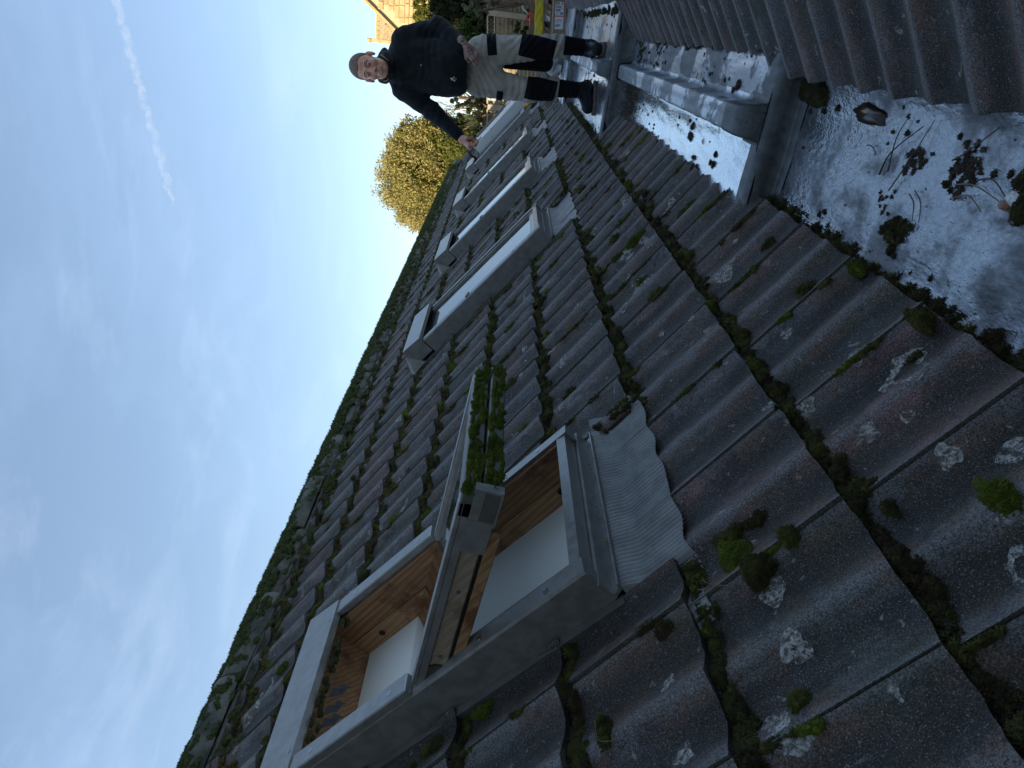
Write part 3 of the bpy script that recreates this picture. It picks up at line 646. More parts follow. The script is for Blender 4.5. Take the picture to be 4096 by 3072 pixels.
# debris hanging in the gap under the hood
its = [(random.uniform(.03, .52), LL - .112 + random.uniform(-.012, .004), .082 + random.uniform(-.02, .0), random.uniform(.006, .02), .007, .006, .0035) for _ in range(40)]
v, f = moss_geo(its); o = link('debris', fastmesh('debris', v, f, M_MOSSD), w1); o['kind'] = 'stuff'
fl = MB()
for (x, y) in ((.17, .93), (.22, .925), (.13, .93)):
    fl.add([(x, y + .02, .06), (x + .03, y + .015, .055), (x + .025, y - .015, .03), (x + .006, y - .01, .035)], [(0, 1, 2, 3)]); fl.add([(x + .02, y - .0, .045), (x + .045, y, .04), (x + .03, y - .025, .02)], [(0, 1, 2)])
fl.build('torn_foil', M_BLACK, w1)
# tiny straw caught in the sill
st = MB()
for _ in range(40):
    x = random.uniform(.02, .52); y = random.uniform(-.03, .02); a = random.uniform(0, 6); l = random.uniform(.008, .022); st.tube([(x, y, .006), (x + math.cos(a) * l * .5, y + math.sin(a) * l * .3, .014), (x + math.cos(a) * l, y + math.sin(a) * l * .6, .008)], .0006, 3, False)
o = st.build('straw', M_STRAW, w1); o['kind'] = 'stuff'
lf = MB(); lf.grid([[( .13 + i * .005, -.026 + j * .004, .006 + .002 * math.sin(i * 2 + j)) for j in range(4)] for i in range(3)]); o = lf.build('fallen_leaf', simple('yellow_leaf', (.22, .20, .03), (.30, .26, .05), 50, .6), None, mw=w1.matrix_world); tag(o, 'tiny yellow leaf stuck on the sill of the open roof window', 'leaf')

# old white painted window at the far end ---------------------------
t = NT('flaking_white_paint'); f = t.noise(t.P(), 7, 6, .7); col = t.mix(t.ramp(f, .62, .66), (.66, .67, .66), (.30, .29, .27)); t.bump(f, .2, .004); M_OLDW = t.fin(col, .5)
w6 = empty('old_roof_window', 'white painted old roof window with flaking edges furthest up the left roof', 'roof window', mw=ML @ Matrix.Translation((10.08, S0 - .06, .125)))
MB().box((0, 0, -.17), (1.12, .96, .075), bev=.006).build('frame', M_OLDW, w6)
m = MB(); m.box((.70, .35, .0755), (.74, .92, .10)); m.box((.82, .30, .0755), (.85, .92, .10)); m.build('glazing_bar', M_ALUD, w6)
MB().box((.90, .04, .0758), (1.10, .92, .085)).build('glass', M_GLASS, w6)
MB().box((.05, .8, .0755), (.16, .9, .09)).build('hinge_block', M_ALU, w6)
MB().box((-.03, -.06, -.02), (1.15, -.002, .03)).build('sill', M_ALUD, w6)
for i in range(14):
    x = random.uniform(0.02, 1.0); MB().box((x, random.uniform(.02, 1), .0455), (x + random.uniform(.02, .06), random.uniform(.02, 1.02), .0475)) if False else None

# yellow sealant tube lying by the white window
tb = empty('sealant_tube', 'yellow sealant tube lying by the foot of the white old roof window', 'tube', mw=ML @ Matrix.Translation((9.93, .70, .06)) @ Matrix.Rotation(1.25, 4, 'Z'))
k = MB(); k.tube([(-.10, 0, 0), (.10, 0, 0)], .026, 14); k.build('barrel', simple('yellow_plastic', (.70, .40, .02), (.75, .45, .03), 5, .4, bump=0), tb)
k = MB(); k.tube([(.10, 0, 0), (.115, 0, 0), (.19, 0, 0)], [.02, .010, .004], 12); k.build('nozzle', M_BLACK, tb)

# ------------------------------------------------------------------ lead gutter
def lead(name, wet, tone=(.20, .23, .26), brown=0, wl_t=1.0, bs=1.0, rg=.20, soft=.03):
    t = NT(name); p = t.P((1, 1, 1)); pd = t.P((1, .45, 1)); big = t.noise(p, 3.4, 6, .6, .4); mid = t.noise(pd, 24, 5, .65, .3); fine = t.noise(t.P((1, .55, 1)), 120, 4, .65)
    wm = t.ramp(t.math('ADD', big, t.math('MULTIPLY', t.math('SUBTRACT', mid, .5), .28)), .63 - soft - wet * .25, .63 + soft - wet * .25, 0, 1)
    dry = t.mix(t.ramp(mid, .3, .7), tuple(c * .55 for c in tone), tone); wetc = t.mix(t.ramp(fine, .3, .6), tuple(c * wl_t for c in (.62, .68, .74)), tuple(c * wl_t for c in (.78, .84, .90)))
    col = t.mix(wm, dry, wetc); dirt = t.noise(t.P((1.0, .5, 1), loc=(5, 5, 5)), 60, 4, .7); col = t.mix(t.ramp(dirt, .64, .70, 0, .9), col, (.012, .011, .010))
    if brown: col = t.mix(t.ramp(t.noise(t.P((1, .35, 1), loc=(2, 8, 1)), 11, 4, .6), .52, .62, 0, .75), col, (.26, .17, .07))
    b1 = t.noise(t.P((1, .5, 1)), 75, 3, .6); b2 = t.noise(pd, 22, 4, .6)
    n1 = t.bump(b1, .30 * bs, .0026 * bs); x = t.n('ShaderNodeBump'); t.set(x.inputs['Height'], b2); x.inputs['Strength'].default_value = .2; x.inputs['Distance'].default_value = .006; t.set(x.inputs['Normal'], n1); t.set(t.b.inputs['Normal'], x.outputs['Normal'])
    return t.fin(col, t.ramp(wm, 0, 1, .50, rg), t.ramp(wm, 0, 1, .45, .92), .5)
M_LW = lead('wet_lead', 1.0); M_LM = lead('damp_lead', .45, wl_t=.8, rg=.3); M_LN = lead('near_damp_lead', .62, (.20, .215, .23), soft=.09, wl_t=.46, bs=2.4, rg=.24); M_LD = lead('dry_lead', -.35, (.16, .175, .185)); M_LB = lead('stained_wet_lead', .8, brown=1, wl_t=.85, rg=.28); M_LR = lead('frosted_lead', .35, (.34, .38, .41), rg=.42, wl_t=.9)
gt = empty('lead_gutter', 'grey lead lined valley gutter stepping up between the two tiled roofs', 'gutter', (-.2, 1, -.87))
gi = Matrix.Translation((.2, -1, .87))
def gob(mb, name, m, sm=True): mb.v = [tuple(gi @ Vector(p)) for p in mb.v]; return mb.build(name, m, gt, sm)
def xl(z, pad=.055): return O.x - SINT * pad - (z - O.z + COST * pad) / SINT * COST   # X where level z meets the underside of the left roof
def xr(z, pad=.055): return O2.x + SINT * pad + (z - O2.z + COST * pad) / SINT * COST
BAYS = [(-.6, 2.135, -.865), (2.135, 4.83, -.785), (4.83, 7.40, -.668), (7.40, 9.6, -.585)]
def floor_bay(y0, y1, z, xa=None, xb=None, sag=.0018):
    NXg, NYg = 26, max(10, int((y1 - y0) / .04)); P = []
    xL, xR = xl(z) if xa is None else xa, xr(z) if xb is None else xb
    for j in range(NYg + 1):
        y = y0 + (y1 - y0) * j / NYg; row = []
        if xa is None: row += [(xL - COST * .22, y, z + SINT * .22), (xL - COST * .03, y, z + SINT * .03 + .004)]
        for i in range(NXg + 1):
            x = xL + (xR - xL) * i / NXg; e = min(i, NXg - i) / NXg
            zz = z + sag * (math.sin(x * 21 + y * 3) * .5 + math.sin(y * 9 + x * 5) * .4) * min(1, e * 6) + (.012 * max(0, 1 - e * 9) ** 2)
            zz += .0010 * math.sin(x * 63 + 3 * math.sin(y * 14)) * math.sin(y * 41 + 2 * math.sin(x * 30)) * min(1, e * 8)
            row.append((x, y, zz))
        if xb is None: row += [(xR + COST * .03, y, z + SINT * .03 + .004), (xR + COST * .22, y, z + SINT * .22)]
        P.append(row)
    return MB().grid([list(r) for r in zip(*P)])
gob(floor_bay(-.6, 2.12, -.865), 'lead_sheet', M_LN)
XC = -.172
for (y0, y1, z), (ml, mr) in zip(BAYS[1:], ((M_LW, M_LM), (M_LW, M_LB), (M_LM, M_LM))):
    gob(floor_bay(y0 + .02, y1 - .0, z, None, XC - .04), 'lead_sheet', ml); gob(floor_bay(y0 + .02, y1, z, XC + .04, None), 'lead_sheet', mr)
# rolls down the middle of the upper bays
for (y0, y1, z) in BAYS[1:]:
    P = []; prof = [(-.066, -.001), (-.052, .004), (-.047, .030), (-.043, .070), (-.034, .080), (.030, .080), (.040, .072), (.046, .030), (.052, .004), (.072, -.001)]
    NYg = int((y1 - y0) / .035)
    for j in range(NYg + 1):
        y = y0 + .045 + (y1 - y0 - .045) * j / NYg; w = .0012 * math.sin(y * 23) + .001 * math.sin(y * 51); P.append([(XC + a + w * (1 if b > .01 else 2), y, z + b + .0008 * math.sin(y * 17 + a * 40) * (b > .02)) for a, b in prof])
    m = MB(); m.grid([list(r) for r in zip(*P)]); n = len(prof)
    r = gob(m, 'lead_roll', M_LR)
    c = MB(); e0 = [(XC + a * 1.05, y0 + .17, z + b * 1.02 + .003) for a, b in prof]; e1 = [(XC + a * 1.06, y0 + .055, z + b * 1.02 + .004) for a, b in prof]; e2 = [(XC + a * 1.1, y0 + .030, z + b * .82 + .005) for a, b in prof]; e3 = [(XC + a * 1.25, y0 + .012, z + .007) for a, b in prof]
    c.grid([e0, e1, e2, e3]); gob(c, 'roll_cap', M_LD)
    e = MB(); e0 = [(XC + a * 1.15, y1 + .005, z + b * 1.07 + .004) for a, b in prof]; e1 = [(XC + a * 1.15, y1 - .06, z + b * 1.07 + .004) for a, b in prof]; e.grid([e0, e1]); gob(e, 'roll_cap', M_LD)
# drips (steps)
for (y, zt, zb) in ((2.135, -.785, -.865), (4.83, -.668, -.785), (7.40, -.585, -.668)):
    prof = [(.085, .0035), (.03, .006), (.008, .002), (-.004, -.012), (-.010, -.04), (-.012, zb - zt + .012), (-.022, zb - zt + .005), (-.055, zb - zt + .004), (-.058, zb - zt + .001)]
    xa, xb = xl(zt) - .15, xr(zt) + .15; P = []
    for i in range(41):
        x = xa + (xb - xa) * i / 40; w = .006 * math.sin(x * 9) + .003 * math.sin(x * 31); up = .8 * max(0, xl(zt) + .015 - x, x - xr(zt) + .015)
        P.append([(x, y + a + w, zt + b + up) for a, b in prof])
    gob(MB().grid(P), 'drip', M_LD)
    MB_ = MB(); MB_.box((xa + .13, y + .0, zb - .02), (xb - .13, y + .10, zt - .006)); gob(MB_, 'step_board', M_UNDER, False)
MB_ = MB(); MB_.box((-.75, -.6, -1.1), (.35, 9.6, -.90)); gob(MB_, 'gutter_sole', M_UNDER, False)
MB_ = MB(); MB_.box((-.72, 9.6, -1.2), (.34, 9.66, -.56)); gob(MB_, 'end_board', M_LD, False)

# puddle, litter and needles ------------------------------------------------
pdm = NT('brown_puddle_water'); PUD = pdm.fin((.034, .020, .012), .22, 0, .35)
def flat_blob(cx, cy, z, rx, ry, m, name, label, cat, n=28, th=.003, seed=1):
    r = random.Random(seed); V = [(cx, cy, z + th)]; 
    for k in range(n):
        a = 2 * PI * k / n; w = 1 + .12 * math.sin(2 * a + seed) + .08 * math.sin(5 * a) + r.uniform(-.08, .08); V.append((cx + rx * w * math.cos(a), cy + ry * w * math.sin(a), z + th * .8))
    for k in range(n): p = V[1 + k]; V.append((cx + (p[0] - cx) * 1.06, cy + (p[1] - cy) * 1.06, z - .004))
    F = [(0, 1 + k, 1 + (k + 1) % n) for k in range(n)] + [(1 + k, 1 + n + k, 1 + n + (k + 1) % n, 1 + (k + 1) % n) for k in range(n)]
    o = MB().add(V, F).build(name, m, None, True); return tag(o, label, cat)
flat_blob(-.088, 1.70, -.862, .020, .085, PUD, 'puddle', 'dark brown puddle at the right edge of the nearest lead bay', 'puddle')
its = []
def cl(x, y, z, n, spread, r0, m, name, label, fr=.0036, kind=None, cat='debris', hs=.55):
    its = [(random.gauss(0, spread * .5), random.gauss(0, spread * .5), 0, random.uniform(.4, 1) * r0, random.uniform(.4, 1) * r0, r0 * hs, fr) for _ in range(n)]
    o = moss_obj(name, its, m, mw=Matrix.Translation((x, y, z))); return tag(o, label, cat, kind='stuff' if spread > r0 * 2.2 else None)
cl(-.300, 1.44, -.867, 30, .036, .0125, M_MOSSD, 'moss_clump', 'large dark green moss clump lying in the nearest lead bay', .0034, cat='moss', hs=.95)
cl(-.150, 1.455, -.866, 34, .032, .0080, M_DEB, 'litter_clump', 'brown litter clump under crossed twigs in the nearest lead bay')
cl(-.140, 1.285, -.866, 46, .040, .0085, M_DEB, 'litter_clump', 'larger brown litter clump beside curved pine needles near the picture edge')
cl(-.262, 1.52, -.866, 12, .04, .005, M_DEB, 'litter_clump', 'thin crumb of litter next to the large gutter moss clump')
cl(-.34, 2.555, -.787, 4, .03, .016, M_MOSSD, 'moss_clump', 'small dark lump on wet lead close below the first lead step', cat='moss')
cl(-.30, 2.98, -.787, 5, .045, .018, M_DEB, 'litter_clump', 'wet litter lump against the left side of the lead roll')
cl(-.455, 2.80, -.787, 5, .05, .020, M_DEB, 'litter_clump', 'dark litter patch between the roll and mossy left eave')
cl(-.09, 2.50, -.787, 5, .035, .015, M_DEB, 'litter_clump', 'dark crumbly clump right of the roll above the first step')
cl(-.075, 2.95, -.787, 30, .14, .008, M_DEB, 'litter_clump', 'scattered brown litter right of the roll in the second bay')
cl(-.30, 4.45, -.787, 60, .13, .011, M_DEB, 'litter_clump', 'brown needle heap at the foot of the second step, left of the roll')
cl(-.06, 4.5, -.787, 60, .13, .012, M_MOSSD, 'litter_clump', 'dark mossy litter heap at the foot of the second step, right of the roll')
cl(-.10, 4.0, -.787, 40, .18, .009, M_DEB, 'litter_clump', 'strip of dark litter along the right roof edge in the second bay')
cl(-.28, 5.9, -.67, 10, .2, .018, M_DEB, 'litter_clump', "dark litter beside the man's right boot on the third bay")
# odd crumbs everywhere: uncountable
V = []; F = []; its = []
for _ in range(230):
    b = random.choice(BAYS[1:3]) if random.random() < .8 else BAYS[0]; y = random.uniform(max(.8, b[0]), b[1]); x = random.uniform(xl(b[2]) + .0, xr(b[2]))
    if abs(x - XC) < .07 and b[2] > -.8: continue
    e = min(x - xl(b[2]), xr(b[2]) - x)
    if random.random() < .5 and e > .1: continue
    r_ = random.uniform(.0025, .009); its.append((x, y, b[2] - .001, r_, r_ * random.uniform(.7, 1.6), r_ * .7, .003))
for _ in range(260):                         # right eave litter
    b = random.choice(BAYS[:3]); y = random.uniform(max(1.98, b[0]), b[1]); x = xr(b[2]) + random.uniform(-.05, .0); its.append((x, y, b[2], random.uniform(.008, .022), random.uniform(.01, .03), random.uniform(.006, .018), .0045))
o = moss_obj('litter', its, M_MOSSD); tag(o, 'fine dark crumbs and wet litter scattered over the lead gutter', 'litter', kind='stuff')
def needle(pts, r, m, label, name='pine_needle', cat='pine needle'):
    P = [Vector(p) for p in pts]; Q = []
    for i in range(len(P) - 1):
        for t_ in np.linspace(0, 1, 5)[:-1]:
            p0, p1, p2, p3 = P[max(i - 1, 0)], P[i], P[i + 1], P[min(i + 2, len(P) - 1)]
            Q.append(.5 * ((2 * p1) + (-p0 + p2) * t_ + (2 * p0 - 5 * p1 + 4 * p2 - p3) * t_ ** 2 + (-p0 + 3 * p1 - 3 * p2 + p3) * t_ ** 3))
    Q.append(P[-1]); n = len(Q); k = MB().tube([q for q in Q], [r * (1 - .6 * i / n) for i in range(n)], 6); return tag(k.build(name, m, None, True), label, cat)
zf = -.859
needle([(-.202, 1.560, zf), (-.150, 1.535, zf + .006), (-.085, 1.455, zf + .003)], .0022, M_TWIG, 'long brown twig slanting across the nearest lead bay below the puddle', 'twig', 'twig')
needle([(-.19, 1.53, zf), (-.12, 1.535, zf + .005), (-.075, 1.525, zf)], .0016, M_TWIG, 'short twig crossing the end of the long slanting twig', 'twig', 'twig')
needle([(-.225, 1.500, zf), (-.15, 1.45, zf + .008), (-.07, 1.43, zf)], .0016, M_TWIG, 'bent twig resting on the brown litter clump under crossed twigs', 'twig', 'twig')
needle([(-.13, 1.325, zf), (-.11, 1.28, zf + .01), (-.06, 1.235, zf)], .0020, M_TWIG, 'twig poking from the larger brown litter clump towards the right roof', 'twig', 'twig')
needle([(-.168, 1.285, zf), (-.158, 1.225, zf + .006), (-.172, 1.150, zf)], .0021, M_STRAW, 'pale curved pine needle ending at the white stone', )
needle([(-.195, 1.285, zf), (-.178, 1.235, zf + .004), (-.196, 1.190, zf)], .0021, M_STRAW, 'arched pine needle lying left of the pale curved one')
needle([(-.150, 1.235, zf), (-.140, 1.190, zf + .005), (-.160, 1.150, zf)], .0020, M_TWIG, 'dark arched pine needle right of the pale curved one')
needle([(-.215, 1.42, zf), (-.228, 1.385, zf + .004), (-.262, 1.375, zf)], .0018, M_STRAW, 'curved needle hooked beside the moss clump in the gutter')
needle([(-.205, 1.405, zf), (-.222, 1.365, zf + .003), (-.258, 1.352, zf)], .0016, M_STRAW, 'second thin needle lying along the hooked one in the gutter')
needle([(-.152, 1.655, zf), (-.150, 1.63, zf + .003), (-.162, 1.605, zf)], .0018, M_TWIG, 'small crescent needle alone on wet lead near the puddle')
dn = lambda g_, s, h=.006: tuple(ML @ Vector((g_, s, surf(s, g_) + h)))
needle([dn(.90, .60, .02), dn(.868, .585, .024), dn(.84, .545, .02)], .0009, M_STRAW, 'straw coloured needle across the edge of the pleated apron, upper one')
needle([dn(.875, .61, .02), dn(.86, .575, .018), dn(.845, .545, .022)], .0009, M_STRAW, 'straw coloured needle across the edge of the pleated apron, lower one')
needle([dn(1.05, .405), dn(1.03, .42, .01), dn(1.005, .427)], .0011, M_STRAW, 'single orange needle on the tile below the apron')
needle([dn(.745, .87, .03), dn(.70, .86, .04), dn(.69, .83, .035)], .0009, M_STRAW, 'pale curled needle on moss beside the near side of the open window')
# needle mat at the second step, uncountable
m_ = MB()
for _ in range(260):
    x = random.uniform(-.42, -.22); y = random.gauss(4.5, .12); a = random.uniform(0, 6.28); l = random.uniform(.02, .05); m_.tube([(x, y, -.77), (x + math.cos(a) * l * .5, y + math.sin(a) * l * .5, -.77 + random.uniform(.005, .03)), (x + math.cos(a + .6) * l, y + math.sin(a + .6) * l, -.772)], .0016, 3, False)
tag(m_.build('needle_litter', M_TWIG), 'mat of brown needles at the foot of the second lead step', 'litter', kind='stuff')
# white stone with moss
stn = empty('stone', 'white and orange stone chip bedded in moss at the gutter edge of the picture', 'stone', (-.158, 1.118, -.862))
def rock(name, c, r, m, parent, seed=0):
    rr = random.Random(seed); V = []; F = []; n, k_ = 10, 7
    for j in range(k_):
        ph = PI * j / (k_ - 1)
        for i in range(n): a = 2 * PI * i / n; w = 1 + .18 * rr.uniform(-1, 1); V.append((c[0] + r[0] * math.sin(ph) * math.cos(a) * w, c[1] + r[1] * math.sin(ph) * math.sin(a) * w, c[2] + r[2] * math.cos(ph) * w))
    for j in range(k_ - 1):
        for i in range(n): F.append((j * n + i, (j + 1) * n + i, (j + 1) * n + (i + 1) % n, j * n + (i + 1) % n))
    return MB().add(V, F).build(name, m, parent, False)
rock('chip', (0, 0, .008), (.012, .020, .009), simple('white_chip', (.75, .75, .72), (.85, .85, .83), 30, .5), stn, 3)
rock('chip', (-.014, .018, .006), (.010, .013, .008), simple('orange_chip', (.30, .16, .10), (.38, .22, .15), 30, .7), stn, 4)
o = moss_obj('moss', [(0, -.03, 0, .03, .028, .02, .0035), (.028, 0, 0, .018, .024, .016, .0035), (-.02, -.02, 0, .016, .02, .014, .0035)], M_MOSSD, stn); o['kind'] = 'stuff'

# ------------------------------------------------------------------ the man: signed distance shapes turned into skin
def smin(a, b, k):
    h = np.clip(.5 + .5 * (b - a) / k, 0, 1); return b * (1 - h) + a * h - k * h * (1 - h)
def smax(a, b, k): return -smin(-a, -b, k)
def cone(P, a, b, ra, rb):
    a = np.array(a, float); b = np.array(b, float); d = b - a; t = np.clip(((P - a) @ d) / (d @ d), 0, 1)
    return np.linalg.norm(P - a - t[..., None] * d, axis=-1) - (ra + (rb - ra) * t)
def ell(P, c, r, R=None):
    Q = P - np.array(c, float)
    if R is not None: Q = Q @ R
    r = np.array(r, float); k0 = np.linalg.norm(Q / r, axis=-1); k1 = np.linalg.norm(Q / (r * r), axis=-1) + 1e-9; return k0 * (k0 - 1) / k1
def nets(f, lo, hi, h):
    lo = np.array(lo, float); hi = np.array(hi, float); n = np.ceil((hi - lo) / h).astype(int) + 1
    ax = [lo[i] + h * np.arange(n[i]) for i in range(3)]; G = np.stack(np.meshgrid(*ax, indexing='ij'), -1); F = f(G)
    ins = F < 0; c = [(i, j, k) for i in (0, 1) for j in (0, 1) for k in (0, 1)]
    sl_ = lambda A, o: A[o[0]:A.shape[0] - 1 + o[0], o[1]:A.shape[1] - 1 + o[1], o[2]:A.shape[2] - 1 + o[2]]
    cnt = sum(sl_(ins, o).astype(np.int8) for o in c); act = (cnt > 0) & (cnt < 8); idx = -np.ones(act.shape, np.int64); A = np.argwhere(act); idx[act] = np.arange(len(A))
    acc = np.zeros((len(A), 3)); num = np.zeros(len(A))
    for o in c:
        for d in range(3):
            if o[d] == 1: continue
            q = list(o); q[d] = 1; p0 = A + np.array(o); p1 = A + np.array(q); f0 = F[tuple(p0.T)]; f1 = F[tuple(p1.T)]; m = (f0 < 0) != (f1 < 0)
            t = np.where(m, f0 / (f0 - f1 + 1e-12), 0); pt = p0 + t[:, None] * (p1 - p0); acc[m] += pt[m]; num[m] += 1
    V = lo + h * acc / num[:, None]; Fc = []
    for d in range(3):
        u, v = [(1, 2), (2, 0), (0, 1)][d]; S = [slice(1, -1)] * 3; S[d] = slice(0, -1); a = ins[tuple(S)]; S2 = list(S); S2[d] = slice(1, None); b = ins[tuple(S2)]
        E_ = np.argwhere(a != b); sg = a[tuple(E_.T)]; base = E_.copy(); base[:, u] += 1; base[:, v] += 1
        def cell(du, dv): q = base.copy(); q[:, u] += du; q[:, v] += dv; return idx[tuple(q.T)]
        Q = np.stack([cell(-1, -1), cell(0, -1), cell(0, 0), cell(-1, 0)], 1); Q[~sg] = Q[~sg][:, ::-1]; Fc.append(Q)
    Fc = np.concatenate(Fc); Fc = Fc[(Fc >= 0).all(1)]; return V, Fc
def cloth_mat(name, c, c2, bs=.35, rough=.9, scale=60, sh=.0):
    t = NT(name); f = t.noise(t.P(), 9, 4, .6); f2 = t.noise(t.P((1, 1, .5)), 14, 3, .5, 1.5); f3 = t.noise(t.P(), 500, 2)
    col = t.mix(t.ramp(f, .38, .66), c, c2); n1 = t.bump(f2, .5, .012); x = t.n('ShaderNodeBump'); t.set(x.inputs['Height'], f3); x.inputs['Strength'].default_value = bs; x.inputs['Distance'].default_value = .002; t.set(x.inputs['Normal'], n1); t.set(t.b.inputs['Normal'], x.outputs['Normal'])
    m = t.fin(col, rough, 0, .25)
    try: t.b.inputs['Sheen Weight'].default_value = sh
    except Exception: pass
    return m
t = NT('weathered_skin'); f = t.noise(t.P(), 28, 4, .6); f2 = t.noise(t.P(), 90, 4, .6); col = t.mix(t.ramp(f, .35, .65), (.76, .37, .27), (.88, .50, .38)); col = t.mix(t.ramp(f2, .55, .75, 0, .4), col, (.45, .20, .16)); t.bump(f2, .25, .002)
t.b.inputs['Subsurface Weight'].default_value = .08; t.b.inputs['Subsurface Radius'].default_value = (.02, .008, .005); M_SKIN = t.fin(col, .5, 0, .4)
t = NT('tattooed_skin'); v_ = t.n('ShaderNodeTexVoronoi', feature='DISTANCE_TO_EDGE'); t.set(v_.inputs['Vector'], t.P()); v_.inputs['Scale'].default_value = 62
tt = t.ramp(v_.outputs['Distance'], .03, .12, 1, 0); sz = t.n('ShaderNodeSeparateXYZ'); t.set(sz.inputs[0], t.n('ShaderNodeNewGeometry').outputs['Position'])
msk = t.math('MULTIPLY', tt, t.ramp(sz.outputs['Z'], .245, .262)); col = t.mix(t.ramp(t.noise(t.P(), 40, 3), .4, .6), (.52, .30, .25), (.60, .37, .31)); col = t.mix(msk, col, (.12, .10, .115)); M_TAT = t.fin(col, .55, 0, .4)
M_HOOD = cloth_mat('charcoal_navy_fleece', (.011, .014, .018), (.020, .025, .030), .5, .95, sh=.15)
M_HOOD2 = cloth_mat('charcoal_lining', (.012, .015, .02), (.02, .024, .03), .4)
M_TROU = cloth_mat('stone_grey_work_cloth', (.50, .46, .39), (.66, .61, .53), .35, .85)
M_PAD = cloth_mat('black_knee_patch', (.006, .007, .010), (.011, .012, .017), .4, .8)
M_BOOT = cloth_mat('black_boot_leather', (.010, .012, .016), (.020, .022, .026), .3, .5)
M_SOLE = simple('grey_boot_sole', (.10, .09, .075), (.16, .145, .12), 40, .8)
M_HAIR = simple('cropped_greying_hair', (.15, .10, .07), (.33, .25, .195), 150, .85, bump=.5, bscale=420, bd=.002)
ROOT = Vector((-.22, 5.5, -.668))
man = empty('person', 'man in black hoodie and stone work trousers standing in the lead gutter', 'person', ROOT)
def skin(name, f, lo, hi, h, m, parent=man, off=ROOT):
    V, F = nets(f, lo, hi, h); return link(name, fastmesh(name, V - np.array(off), F, m, True), parent)
# head frame: tipped forward, facing the camera side
HC = np.array((-.350, 5.10, .966)); HS = 1.06
HR = np.array(Euler((math.radians(11), math.radians(1), math.radians(-4))).to_matrix())   # local -> world
def hl(P): return ((P - HC) @ HR) / HS
def mir(P): Q = P.copy(); Q[..., 0] = np.abs(Q[..., 0]); return Q
def head(Pw, hair=False):
    P = hl(Pw); M_ = mir(P)
    d = ell(P, (0, .014, .042), (.077, .097, .088)); d = smin(d, ell(P, (0, -.020, -.030), (.062, .076, .086)), .03)
    if hair: return smin(d, ell(P, (0, .014, .042), (.078, .098, .089)), .01) - .0008
    d = smin(d, ell(P, (0, -.026, -.080), (.051, .056, .036)), .025); d = smin(d, ell(P, (0, -.074, -.098), (.022, .016, .017)), .018)
    d = smin(d, cone(M_, (.010, -.086, .026), (.046, -.072, .026), .011, .010), .012)
    d = smin(d, ell(M_, (.042, -.060, -.024), (.022, .022, .020)), .02)
    d = smax(d, -ell(M_, (.032, -.100, .006), (.018, .017, .012)), .012)
    d = smin(d, cone(P, (0, -.088, .016), (0, -.114, -.028), .0085, .0125), .010); d = smin(d, ell(M_, (.0135, -.102, -.033), (.009, .010, .008)), .006)
    d = smin(d, ell(M_, (.032, -.084, .006), (.0135, .0125, .0110)), .003)            # lids
    d = smin(d, ell(P, (0, -.086, -.066), (.028, .016, .018)), .012)
    d = smin(d, cone(M_, (0, -.1005, -.0615), (.021, -.091, -.064), .0052, .003), .004); d = smin(d, cone(M_, (0, -.0985, -.0735), (.018, -.090, -.071), .0062, .003), .004)
    d = smax(d, -cone(M_, (0, -.1065, -.067), (.025, -.093, -.069), .0028, .0022), .002)
    d = smax(d, -cone(M_, (.018, -.108, -.030), (.034, -.092, -.062), .0030, .0030), .006)  # cheek fold
    # ears
    e = ell(M_, (.083, .016, -.004), (.012, .021, .032)); e = smax(e, -ell(M_, (.094, .010, -.002), (.010, .012, .021)), .004); d = smin(d, e, .008)
    d = smin(d, cone(P, (0, .030, -.050), (0, .075, -.145), .055, .050), .03)
    wr = np.where((P[..., 1] < -.05) & (P[..., 2] > .030) & (P[..., 2] < .082), .0011 * np.sin(P[..., 2] * 2 * PI / .0105 + 18 * np.abs(P[..., 0])), 0)
    return d * HS + wr
def hand_sdf(Pw, org, R, flex, spread=1.0, thumb=None, sc=1.0):
    P = ((Pw - np.array(org)) @ R) / sc
    d = ell(P, (0, 0, .045), (.041, .0165, .050)); d = smin(d, cone(P, (-.026, 0, .080), (.026, 0, .084), .0125, .0125), .015); d = smin(d, cone(P, (0, .0, -.06), (0, 0, .015), .028, .026), .02)
    Ls = [(.040, .024, .020), (.046, .028, .022), (.043, .026, .021), (.033, .019, .018)]; xs = [.029, .0095, -.010, -.028]
    for (L, x, fl) in zip(Ls, xs, flex):
        p = np.array((x, 0, .086 - .006 * abs(x) / .03)); a = 0; rr = [.0100, .0092, .0085, .0074]; side = x * 1.3 * spread; df = None
        for j in range(3):
            a += fl[j]; q = p + L[j] * np.array((side * math.cos(a), math.sin(a), math.cos(a))); s_ = cone(P, p, q, rr[j], rr[j + 1]); df = s_ if df is None else smin(df, s_, .003); p = q
        d = smin(d, df, .0045)
    th = thumb or [(.028, .006, .018), (.050, .016, .048), (.052, .030, .074), (.046, .040, .094)]; tr = [.0145, .0115, .0100, .0085]; dt = None
    for j in range(3):
        s_ = cone(P, th[j], th[j + 1], tr[j], tr[j + 1]); dt = s_ if dt is None else smin(dt, s_, .004)
    return smin(d, dt, .006) * sc
def frame(z, y):      # columns x,y,z of a frame: z along the hand, y towards the palm
    z = np.array(z, float); z /= np.linalg.norm(z); y = np.array(y, float); y -= z * (y @ z); y /= np.linalg.norm(y); x = np.cross(y, z); return np.stack([x, y, z], 1)
WL = (-.152, 5.175, .312); RL = frame((-.66, -.10, -.74), (-.25, .95, -.1)); RL[:, 0] *= 1
WR = (-.752, 5.165, .308); RR = frame((-.55, -.30, -.80), (.65, .45, -.62)); RRm = RR.copy(); RRm[:, 0] *= -1
fxL = [(.45, .75, .5), (.55, .85, .5), (.6, .9, .55), (.65, .9, .5)]; fxR = [(.55, .9, .4), (.75, 1.1, .6), (.95, 1.3, .7), (1.05, 1.35, .7)]
parts = []
